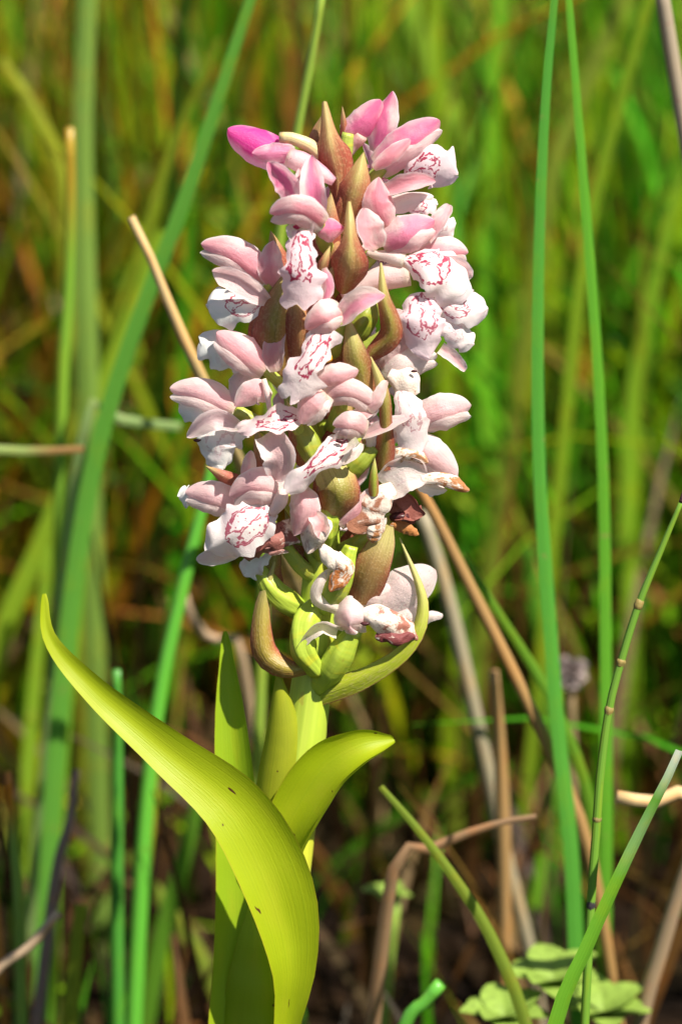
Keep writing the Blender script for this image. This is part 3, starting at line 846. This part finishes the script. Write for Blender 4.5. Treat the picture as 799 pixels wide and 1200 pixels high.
# ------------------------------------------------------------------ ground
def ground():
    xs = np.concatenate([-np.geomspace(0.6, 120, 16)[::-1], np.linspace(-0.5, 0.5, 41), np.geomspace(0.6, 120, 16)])
    ys = np.concatenate([-np.geomspace(0.6, 120, 12)[::-1], np.linspace(-0.5, 1.6, 80), np.geomspace(1.8, 150, 18)])
    X, Y = np.meshgrid(xs, ys)
    near = np.exp(-(X ** 2 + Y ** 2) / 2.0)
    Z = near * (0.006 * np.sin(X * 23 + Y * 9) + 0.005 * np.sin(Y * 31 - X * 14) + 0.004 * np.sin(X * 61) * np.sin(Y * 53)) - 0.006
    G = np.stack([X, Y, Z], -1)
    me = grid_mesh('ground', G, np.linspace(0, 1, len(xs)), np.linspace(0, 1, len(ys)))
    o = link('ground', me, 'ground')
    tag(o, 'dark peaty marsh ground under the grass', None, kind='structure')
ground()

# ------------------------------------------------------------------ single stems and blades one can point at
def ray(px, py, delta):
    k = (DIST + delta) / DIST
    return CAM + FV * (DIST + delta) + PXM * k * ((px - 399.5) * RV + (600.0 - py) * UV)

def path(pts, delta, tilt):
    """tilt: change of distance per unit of height (negative: the top comes towards the camera)"""
    return [ray(*p) if len(p) == 3 else ray(p[0], p[1], delta + tilt * (600.0 - p[1]) * PXM) for p in pts]

def to_ground(W, spread=0.5):
    """carry the lower end (last point) on down into the soil"""
    W = [np.array(p) for p in W]
    d = W[-1] - W[-2]; d = d / np.linalg.norm(d)
    if d[2] > -0.5: spread = min(spread, 0.12)
    d = d * spread + np.array([0, 0, -1.0]) * (1 - spread)
    d[2] = min(d[2], -0.35); d /= np.linalg.norm(d)
    L = (W[-1][2] + 0.012) / -d[2]
    if L > 0:
        W.append(W[-1] + d * L * 0.5 + np.array([0, 0, 0.0])); W.append(W[-2] + d * L)
    return W

def stalk(name, label, cat, pts, delta, w, c, mat='rush', tilt=-0.36, root=True, group=None, flat=1.0, taper=None, parts=None, rust=0.0):
    W = path(pts, delta, tilt)
    k = (DIST + delta) / DIST * PXM * 0.5
    wl = [v * k for v in (w if isinstance(w, (list, tuple)) else [w, w])]
    if root: W = to_ground(W); wl = wl + [wl[-1]]
    base = W[-1]
    e = empty(name, base)
    o = tube('stalk' if parts else name + '_tmp', W, wl, None, mat, (*c, 1.0 - rust), n=34, m=10, world=True, flat=flat)
    bpy.data.objects.remove(e)
    o.name = name
    # origin at the foot
    me = o.data
    me.transform(__import__('mathutils').Matrix.Translation(-Vector(base)))
    o.location = base
    tag(o, label, cat, group)
    return o

def strap(name, label, cat, pts, delta, w, c, tilt=-0.36, root=True, group=None, fold=0.35, roll=0.0, mat='blade', tipw=True):
    """flat folded grass blade; first point is the tip"""
    W = path(pts, delta, tilt)
    if root: W = to_ground(W)
    W = np.array(W)
    n = 30
    t = np.linspace(0, 1, n)
    C = spline(W, t)
    T = nrm(np.gradient(C, t, axis=0))
    side = nrm(np.cross(T, np.broadcast_to(FV, T.shape)))
    N = nrm(np.cross(side, T))
    a = R_(roll)
    sdv, nv = side * math.cos(a) + N * math.sin(a), N * math.cos(a) - side * math.sin(a)
    k = (DIST + delta) / DIST * PXM * 0.5
    wl = np.interp(t, np.linspace(0, 1, len(w)), w) * k if isinstance(w, (list, tuple)) else np.full(n, w * k)
    u = np.linspace(-1, 1, 5)
    G = C[:, None] + sdv[:, None] * (u[None, :, None] * wl[:, None, None]) + nv[:, None] * ((np.abs(u)[None, :, None]) * wl[:, None, None] * fold)
    base = C[-1]
    me = grid_mesh(name, G, (u + 1) / 2, t, offset=base, tint=c)
    if isinstance(c[0], (list, tuple)): pass
    o = link(name, me, mat)
    o.location = base
    tag(o, label, cat, group)
    return o

def tint_along(o, stops):
    """pigment along the blade: stops = [(v, rgb)...] from tip (0) to foot (1)"""
    me = o.data
    n = len(me.vertices)
    rows = 30; m = n // rows
    v = np.repeat(np.linspace(0, 1, rows), m)
    ks = [s[0] for s in stops]; cs = np.array([s[1] for s in stops])
    cc = np.stack([np.interp(v, ks, cs[:, i]) for i in range(3)] + [np.ones(n)], 1).astype(np.float32)
    me.color_attributes['tint'].data.foreach_set('color', cc.ravel())

BG = (0.10, 0.36, 0.035)   # blue-green rush
MG = (0.09, 0.27, 0.02)     # mid green
YG = (0.22, 0.32, 0.015)    # yellow-green
ST = (0.46, 0.33, 0.15)     # straw
GS = (0.38, 0.33, 0.24)     # grey straw
RB = (0.22, 0.11, 0.05)     # red-brown straw

strap('grass_blade', 'long blue-green grass blade arching past the leaning straw-coloured stalk', 'grass blade',
      [(304, -30), (262, 100), (214, 245), (160, 385), (118, 520), (92, 660), (70, 860), (52, 1120)], 0.091, [12, 18, 21, 24, 24, 22, 20], (0.12, 0.34, 0.04), tilt=-0.3, roll=26)
stalk('rush_stem', 'smooth blue-green rush stem passing just behind the flowers at the base of the spike', 'rush stem',
      [(262, 470), (243, 570), (216, 680), (188, 810), (172, 940), (162, 1100), (156, 1230)], 0.075, [9, 16, 19, 20, 20], BG, tilt=-0.2)
stalk('rush_stem', 'straight green rush stem broken off beneath the big arching leaf', 'rush stem',
      [(137, 785), (138, 900), (137, 1050), (138, 1230)], 0.06, [10, 15, 18, 18], (0.06, 0.24, 0.03), tilt=-0.3)
stalk('rush_stem', 'yellowing rush stem crossing close beside the blue-green rush', 'rush stem',
      [(196, 700), (184, 850), (176, 960), (163, 1080), (158, 1220)], 0.09, [4, 14, 15, 14], (0.26, 0.30, 0.02), tilt=-0.3)
strap('grass_blade', 'tall blue-green blade widening downward, the inner one of the upright pair', 'grass blade',
      [(654, -40), (640, 120), (632, 330), (633, 540), (645, 720), (656, 860), (672, 1010)], 0.042, [9, 14, 17, 19, 21, 23, 25, 23], (0.095, 0.34, 0.040), tilt=-0.3, roll=30)
strap('grass_blade', 'tall green blade, the outer one of the upright pair, behind the jointed stem', 'grass blade',
      [(664, -40), (682, 180), (698, 380), (708, 560), (711, 760), (712, 980)], 0.052, [9, 14, 16, 18, 18, 18], (0.12, 0.36, 0.025), tilt=-0.3, roll=30)

# jointed stem in focus
def jointed():
    pts = [(802, 578), (776, 640), (748, 708), (727, 776), (713, 832), (703, 905), (699, 960), (692, 1060), (684, 1215)]
    W = to_ground(path(pts, -0.004, -0.16), 0.7)
    base = W[-1]
    e = empty('jointed_stem', base)
    k = PXM * 0.5 * 0.975
    tube('stalk', W, [5 * k, 9 * k, 10 * k, 11 * k, 11 * k, 11 * k, 11 * k, 11 * k, 11 * k, 11 * k, 11 * k], e, 'rush', (0.13, 0.27, 0.03, 1), n=50, m=12, world=True)
    Wl = np.array(W)
    for (a, colr, L) in ((0, (0.07, 0.03, 0.03), 12), (2, (0.26, 0.20, 0.06), 6), (3, (0.26, 0.20, 0.06), 5), (4, (0.26, 0.20, 0.06), 6), (6, (0.20, 0.16, 0.05), 5), (7, (0.03, 0.025, 0.03), 9)):
        d = nrm((Wl[min(a + 1, len(Wl) - 1)] - Wl[max(a - 1, 0)])[None])[0]
        p = Wl[a]
        tube('joint', [p - d * L * PXM, p, p + d * L * PXM], [9.0 * k, 11.7 * k, 11.6 * k, 9.5 * k] if a else [3 * k, 8 * k, 6 * k], e, 'straw', (*colr, 1), n=9, m=10, world=True)
    tag(e, 'thin jointed green stem with dark tip and brownish nodes', 'plant stem')
jointed()
o = strap('grass_blade', 'thick green blade with a pale bitten tip crossing in front of the jointed stem', 'grass blade',
      [(797, 880), (784, 910), (756, 966), (722, 1038), (690, 1110), (650, 1212)], -0.017, [12, 18, 22, 26, 29, 32, 33, 33], (0.10, 0.27, 0.04), tilt=-0.2, fold=0.4, roll=34)
tint_along(o, [(0, (0.66, 0.72, 0.62)), (0.03, (0.62, 0.70, 0.55)), (0.04, (0.14, 0.36, 0.05)), (0.09, (0.12, 0.34, 0.04)), (0.12, (0.34, 0.46, 0.24)), (0.15, (0.16, 0.42, 0.03)), (1, (0.20, 0.42, 0.02))])
stalk('dry_stalk', 'brown dry stalk slanting down behind the lowest flower', 'dry stalk',
      [(478, 552), (505, 596), (552, 690), (602, 790), (648, 890), (690, 1000)], 0.045, [12, 15, 16, 15, 13], (0.30, 0.17, 0.06), mat='straw', tilt=-0.3)
stalk('dry_stalk', 'pale grey dry stalk curving beneath the brown slanting one', 'dry stalk',
      [(494, 600), (522, 690), (546, 790), (566, 880), (592, 1000), (626, 1140)], 0.085, [16, 18, 18, 16, 14], (0.27, 0.23, 0.15), mat='straw', tilt=-0.3)
stalk('dry_stalk', 'straw-coloured stalk with a broken end leaning behind the flower spike', 'dry stalk',
      [(154, 254, .040), (176, 300, .041), (204, 370, .043), (240, 450, .047), (300, 585, .07), (370, 735, .13), (438, 888, .205)], 0.06, [9, 14, 15, 15, 14, 13, 13], ST, mat='straw')
o = strap('grass_blade', 'olive blade slanting down from under the short opening leaf', 'grass blade',
      [(446, 922), (486, 968), (530, 1026), (576, 1100), (618, 1210)], 0.014, [7, 13, 16, 17, 18, 18], (0.20, 0.28, 0.03), tilt=-0.25)
strap('dry_leaf', 'curled tan dry leaf lying across the grey stalk', 'dry leaf',
      [(628, 957), (596, 962), (560, 972), (524, 986), (494, 1000), (462, 1016)], 0.032, [6, 13, 17, 20, 18, 16], (0.33, 0.20, 0.11), tilt=-0.2, fold=0.7)
stalk('dry_stalk', 'short pale straw stub poking in behind the bitten blade', 'dry stalk',
      [(722, 934), (760, 941), (830, 954)], 0.014, [17, 20, 20], (0.52, 0.36, 0.18), mat='straw')
stalk('rush_stem', 'snapped bright green stem stub rising from the dark gap', 'rush stem',
      [(516, 1152), (496, 1176), (472, 1206)], 0.008, [16, 20, 20], (0.10, 0.34, 0.04))
stalk('dry_stalk', 'brown-grey straw slanting behind the foot of the bitten green blade', 'dry stalk',
      [(815, 985), (795, 1045), (772, 1120), (752, 1190)], 0.035, [17, 20, 20], (0.30, 0.21, 0.13), mat='straw')
strap('grass_blade', 'thin green blade running from the brown slanting stalk to the upright pair', 'grass blade',
      [(543, 648), (580, 712), (622, 778), (660, 850), (690, 940), (704, 1080)], 0.052, [7, 13, 15, 15, 14], (0.13, 0.29, 0.02), tilt=-0.3)
stalk('rush_stem', 'slender stem with an orange withered top beside the grey dry leaf', 'rush stem',
      [(10, 905), (16, 985), (23, 1070), (26, 1230)], 0.042, [8, 14, 15, 15], (0.17, 0.30, 0.05), rust=1.0)
strap('dry_leaf', 'narrow purple-grey dry leaf hanging in the dark gap', 'dry leaf',
      [(90, 902), (84, 950), (76, 985), (68, 1012)], 0.063, [8, 15, 14, 12], (0.27, 0.19, 0.18), tilt=-0.3)
stalk('dry_stalk', 'tan broken twig with a pale cut end near the short yellow-green blade', 'dry stalk',
      [(68, 1070), (36, 1108), (-20, 1160)], 0.028, [12, 13, 13], (0.42, 0.30, 0.19), mat='straw')
strap('grass_blade', 'short yellow-green blade with a blunt top by the broken twig', 'grass blade',
      [(95, 1060), (89, 1120), (80, 1230)], 0.049, [14, 22, 24], (0.22, 0.28, 0.02), tilt=-0.3)
stalk('rush_stem', 'thin yellow-green stem standing behind the topmost magenta bud', 'rush stem',
      [(381, -30), (366, 60), (349, 150), (330, 260), (318, 420)], 0.070, [9, 13, 14, 14], (0.24, 0.36, 0.05))
o = strap('grass_blade', 'pale green blade lying almost level with a browned tip', 'grass blade',
      [(98, 526), (60, 528), (0, 530), (-60, 545)], 0.077, [8, 17, 19, 19], (0.32, 0.42, 0.12), tilt=-0.2)
tint_along(o, [(0, (0.34, 0.18, 0.06)), (0.035, (0.34, 0.20, 0.07)), (0.07, (0.32, 0.42, 0.12)), (1, (0.30, 0.40, 0.10))])
strap('grass_blade', 'short pale blade lying level between the blue-green blade and flowers', 'grass blade',
      [(212, 500), (180, 497), (142, 492), (100, 500)], 0.091, [10, 20, 18, 12], (0.26, 0.38, 0.12), tilt=-0.2)
stalk('dry_stalk', 'greyish tan stalk slanting high up beyond the tall upright blade pair', 'dry stalk',
      [(770, -40), (786, 60), (806, 180), (830, 330)], 0.070, [16, 19, 19, 19], (0.34, 0.27, 0.19), mat='straw')
stalk('dry_stalk', 'brown upright stalk behind the grey curving one', 'dry stalk',
      [(578, 786), (584, 860), (588, 940), (590, 1010)], 0.070, [12, 18, 18, 16], (0.30, 0.18, 0.07), mat='straw')
stalk('dry_stalk', 'bent pinkish twig curving behind the tip of the upright leaf', 'dry stalk',
      [(214, 690), (226, 725), (250, 752), (282, 764)], 0.10, [10, 12, 12, 11], (0.33, 0.23, 0.14), mat='straw')
stalk('rush_stem', 'short green stem with an orange tip near the leaning straw-coloured stalk', 'rush stem',
      [(82, 150), (83, 240), (80, 345), (72, 480)], 0.112, [10, 15, 15, 15], (0.17, 0.33, 0.03), rust=0.6)
stalk('dry_stalk', 'thick grey-brown stalk fallen aslant behind the level pale blade', 'dry stalk',
      [(-30, 262), (20, 315), (70, 378), (118, 440)], 0.30, [24, 26, 24, 20], (0.26, 0.18, 0.14), mat='straw')
strap('grass_blade', 'broad pale green blade standing upright behind the orange-tipped stem', 'grass blade',
      [(104, -40), (100, 60), (97, 160), (99, 300), (102, 420)], 0.154, [20, 26, 26, 24], (0.22, 0.36, 0.06), tilt=-0.3)
for lab, pts, dl, w, c in (
    ('yellow-green blade leaning outward from behind the upright pair', [(775, -40), (738, 90), (706, 210), (684, 330)], 0.16, [18, 24, 24, 22], (0.20, 0.32, 0.015)),
    ('olive blade leaning across behind the outer upright blade', [(740, -30), (700, 70), (662, 160), (640, 240)], 0.20, [16, 22, 22, 20], (0.18, 0.24, 0.02)),
    ('bright green blade bowed close behind the white lobed lips', [(590, -30), (583, 120), (572, 300), (575, 470), (590, 620)], 0.24, [24, 30, 32, 30], (0.13, 0.36, 0.015)),
    ('yellow blade crossing behind the topmost pink petals', [(470, -40), (500, 60), (545, 180), (600, 320)], 0.30, [24, 30, 30, 26], (0.20, 0.36, 0.02)),
    ('yellow-green blade bent over to the short orange-tipped stem', [(2, 70), (35, 120), (62, 170), (78, 240), (82, 330)], 0.18, [12, 20, 22, 20, 16], (0.30, 0.34, 0.02)),
    ('yellow-green blade fanning out beside the long blue-green one', [(258, 45), (235, 105), (205, 170), (170, 290), (130, 420)], 0.17, [10, 18, 22, 22, 20], (0.26, 0.33, 0.02)),
    ('light green blade running parallel below the long blue-green one', [(190, 270), (150, 380), (98, 520), (50, 640), (0, 760)], 0.16, [12, 22, 26, 26, 24], (0.24, 0.38, 0.02)),
    ('bright upright blade behind the tip of the arching leaf', [(100, 560), (92, 680), (78, 800), (66, 940), (60, 1050)], 0.12, [16, 24, 26, 24, 20], (0.16, 0.34, 0.02)),
    ('green upright blade beside the withered orange-topped stem', [(60, 640), (48, 760), (38, 880), (30, 1000)], 0.15, [14, 22, 24, 22], (0.20, 0.34, 0.02)),
    ('green blade sloping behind the sheathing leaf base', [(235, 930), (215, 1010), (190, 1100), (170, 1210)], 0.10, [14, 22, 22, 20], (0.11, 0.27, 0.02)),
    ('dull green blade crossing low behind the broad upright leaf', [(150, 1000), (195, 1060), (240, 1130), (270, 1210)], 0.11, [12, 18, 18, 18], (0.20, 0.27, 0.03)),
    ('soft green blade rising behind the curled tan leaf', [(620, 640), (640, 760), (652, 880), (660, 1000), (655, 1100)], 0.18, [12, 20, 22, 22, 20], (0.10, 0.28, 0.02)),
    ('green blade rising between the two slanting dry stalks', [(534, 690), (548, 800), (560, 920), (566, 1040)], 0.20, [14, 20, 20, 18], (0.11, 0.25, 0.02)),
    ('bright green blade low behind the olive slanting one', [(635, 1000), (630, 1060), (625, 1130), (622, 1210)], 0.14, [10, 18, 20, 20], (0.14, 0.34, 0.02)),
    ('green blade bowing beyond the dark tip of the jointed stem', [(800, 200), (770, 330), (745, 460), (738, 600), (742, 740)], 0.20, [14, 22, 24, 22, 20], (0.18, 0.33, 0.015)),
):
    strap('grass_blade', lab, 'grass blade', pts, dl, w, c, tilt=random.uniform(-0.45, -0.2), roll=random.uniform(-5, 55))

# fluffy seed head between the blade pair
c = ray(668, 788, 0.11)
e = empty('seed_head', c)
def fluff():
    V, F = [], []
    for i in range(260):
        d = rng.normal(0, 1, 3); d /= np.linalg.norm(d); d[2] *= 1.15
        L = 0.0030 * rng.uniform(0.35, 1.15); s_ = np.cross(d, rng.normal(0, 1, 3)); s_ /= np.linalg.norm(s_); s_ *= 0.0004
        b0 = len(V); V += [tuple(d * 0.0004 + s_), tuple(d * 0.0004 - s_), tuple(d * L - s_ * 1.6), tuple(d * L + s_ * 1.6)]
        F.append((b0, b0 + 1, b0 + 2, b0 + 3))
    me = bpy.data.meshes.new('fluff'); me.from_pydata(V, [], F); me.uv_layers.new(name='UVMap')
    return me
link('fluff', fluff(), 'fluff', e)
tube('stalk', to_ground([c, c + np.array([0.001, 0.0, -0.02])], 0.3), [0.0007, 0.0009, 0.001], e, 'straw', (0.28, 0.2, 0.1, 1), n=10, m=8, world=True)
tag(e, 'fluffy greyish-pink seed head between the upright blade pair', 'seed head')

# pale herb rosettes low down
def herb(px, py, delta, r, label, n=9):
    c = ray(px, py, delta); c = np.array([c[0], c[1], max(c[2], 0.02)])
    e = empty('marsh_herb', np.array([c[0], c[1], 0.0]))
    tube('stalk', [c + np.array([0.002, 0, 0]), c * [1, 1, .5], np.array([c[0], c[1], -0.01])], [0.0009, 0.0011, 0.0012], e, 'green', (0.2, 0.3, 0.05, 1), n=8, m=8, world=True)
    for i in range(n):
        a = i * gold; el = 0.25 + 0.5 * (i / n)
        d = np.array([math.cos(a) * math.cos(el), math.sin(a) * math.cos(el), math.sin(el)])
        s_ = nrm(np.cross(d, [0, 0, 1])[None])[0]; up = np.cross(s_, d)
        t = np.linspace(0, 1, 8); u = np.linspace(-1, 1, 5)
        hw = r * 0.42 * np.sin(np.pi * np.clip(t * 0.92 + 0.06, 0, 1)) ** 0.7
        G = c + d * (t * r)[:, None, None] + s_ * (hw[:, None] * u)[..., None] + up * ((np.abs(u) * hw[:, None] * 0.3) - (t[:, None] ** 2 * r * 0.25))[..., None]
        me = grid_mesh('leaf', G, (u + 1) / 2, t, offset=WLOC[e.name])
        link('leaf', me, 'moss', e)
    tag(e, label, 'herb')
herb(648, 1150, 0.055, 0.0085, 'pale green herb rosette at the foot of the bitten blade')
herb(590, 1192, 0.05, 0.0075, 'small pale herb rosette beside the olive slanting blade')
herb(706, 1186, 0.06, 0.008, 'pale herb rosette behind the base of the jointed stem')
herb(452, 1050, 0.09, 0.0045, 'small yellowish herb sprig below the curled tan leaf', 6)

# ------------------------------------------------------------------ the mass of grass nobody could count
def grass_mass(name, label, N, region, hgt, wid, cols, dead=False, lean=0.35, side=None, pick=None):
    V, F, Cc, U = [], [], [], []
    seg = 7
    cnt = 0
    x = rng.uniform(-1, 1, N * 3); y = rng.uniform(region[0], region[1], N * 3)
    for i in range(N * 3):
        if cnt >= N: break
        yy = y[i]
        half = region[2] + region[3] * max(yy + 0.47, 0.05)
        xx = x[i] * half
        if side:      # a band to the sunny side, clear of the view
            edge = max(side[0], 0.035 + 0.125 * (yy + 0.47))
            xx = edge + abs(x[i]) * side[1]
        h = rng.uniform(*hgt) * (0.6 + 0.4 * rng.random())
        # low in front of the plant so that nothing rises into the view
        if yy < 0.05 and not side: h = min(h, 0.05)
        w = rng.uniform(*wid)
        az = rng.uniform(0, 6.283)
        la = abs(rng.normal(0, lean))
        dirv = np.array([math.cos(az), math.sin(az), 0])
        if not side and yy > 0.05 and yy + dirv[1] * h < 0.09: dirv[1] = abs(dirv[1])     # nothing droops over the orchid
        bend = rng.uniform(0.1, 1.1) * la
        sa = rng.uniform(0, 6.283)
        sv = np.array([math.cos(sa), math.sin(sa), 0.0])
        pal = cols
        if pick and xx + rng.normal(0, 0.04) < pick[1]: pal = pick[0]      # the drier, rustier side of the marsh
        c = np.array(pal[rng.integers(len(pal))]) * (rng.uniform(0.15, 0.5) if rng.random() < 0.36 else rng.uniform(0.75, 1.4))
        tip = np.array([0.30, 0.17, 0.03]) if rng.random() < 0.25 else c * 1.1
        b0 = len(V)
        p = np.array([xx, yy, -0.012]); ang = la * 0.4
        for k in range(seg + 1):
            f = k / seg
            hw = w * (1 - f ** 2.2) * 0.5 + 0.00012
            V += [p - sv * hw, p + sv * hw]
            cc = c * (1 - f ** 3) + tip * f ** 3
            Cc += [(*cc, 1), (*cc, 1)]
            ang += (bend + la * 0.4) / seg * (1 + f)
            p = p + (dirv * math.sin(ang) + np.array([0, 0, math.cos(ang)])) * (h / seg)
            if k < seg:
                q = b0 + 2 * k
                F.append((q, q + 1, q + 3, q + 2))
                U += [(0, f), (1, f), (1, f + 1 / seg), (0, f + 1 / seg)]
        cnt += 1
    me = bpy.data.meshes.new(name)
    me.from_pydata([tuple(v) for v in V], [], F)
    uvl = me.uv_layers.new(name='UVMap'); uvl.data.foreach_set('uv', np.array(U, np.float32).ravel())
    at = me.color_attributes.new('tint', 'FLOAT_COLOR', 'POINT'); at.data.foreach_set('color', np.array(Cc, np.float32).ravel())
    me.polygons.foreach_set('use_smooth', [True] * len(F))
    o = link(name, me, 'blade')
    tag(o, label, 'grass', kind='stuff')
    return o

GREENS = [(0.08, 0.31, 0.004), (0.13, 0.34, 0.004), (0.17, 0.30, 0.006), (0.25, 0.33, 0.006), (0.10, 0.28, 0.010), (0.30, 0.30, 0.010), (0.14, 0.25, 0.006), (0.40, 0.33, 0.010), (0.08, 0.26, 0.015)]
WARM = [(0.42, 0.24, 0.02), (0.36, 0.16, 0.02), (0.40, 0.32, 0.03), (0.28, 0.20, 0.03), (0.26, 0.10, 0.02)]
DEAD = [(0.16, 0.07, 0.02), (0.11, 0.05, 0.015), (0.16, 0.11, 0.05), (0.08, 0.035, 0.012), (0.14, 0.08, 0.015)]
VIVID = [(0.06, 0.30, 0.003), (0.10, 0.33, 0.003), (0.15, 0.33, 0.003), (0.07, 0.26, 0.004), (0.22, 0.35, 0.004), (0.05, 0.24, 0.007)]
RUST = [(0.28, 0.32, 0.004), (0.34, 0.32, 0.005), (0.17, 0.32, 0.004), (0.42, 0.25, 0.008), (0.36, 0.15, 0.008), (0.11, 0.28, 0.004)]
grass_mass('grass', 'mass of blurred vivid green grass filling the marsh behind the orchid', 7600, (0.19, 0.80, 0.05, 0.28), (0.10, 0.34), (0.0012, 0.0042), VIVID, lean=0.75, pick=(RUST, -0.02))
grass_mass('grass', 'more distant green grass of the marsh', 5000, (0.75, 2.6, 0.10, 0.33), (0.16, 0.38), (0.003, 0.009), VIVID, lean=0.7, pick=(RUST, -0.05))
grass_mass('low_grass', 'low green grass and sprouts between the taller blades', 1000, (-0.25, 0.9, 0.10, 0.20), (0.02, 0.09), (0.0010, 0.0025), VIVID, lean=0.8)
grass_mass('dead_grass', 'brown and straw-coloured dead grass litter over the peat', 5200, (-0.25, 1.2, 0.12, 0.26), (0.03, 0.15), (0.0010, 0.0030), DEAD, lean=0.9)
grass_mass('yellowed_grass', 'orange and yellowed grass scattered through the green', 1700, (0.20, 1.0, 0.05, 0.28), (0.10, 0.26), (0.0012, 0.005), WARM, lean=0.9)
# the meadow goes on beside the view and shades the foot of the plants
grass_mass('side_grass', 'tall marsh grass growing on beside the orchid', 3000, (-0.30, 0.60, 0.0, 0.0), (0.10, 0.20), (0.002, 0.006), VIVID, lean=0.25, side=(0.095, 0.45))
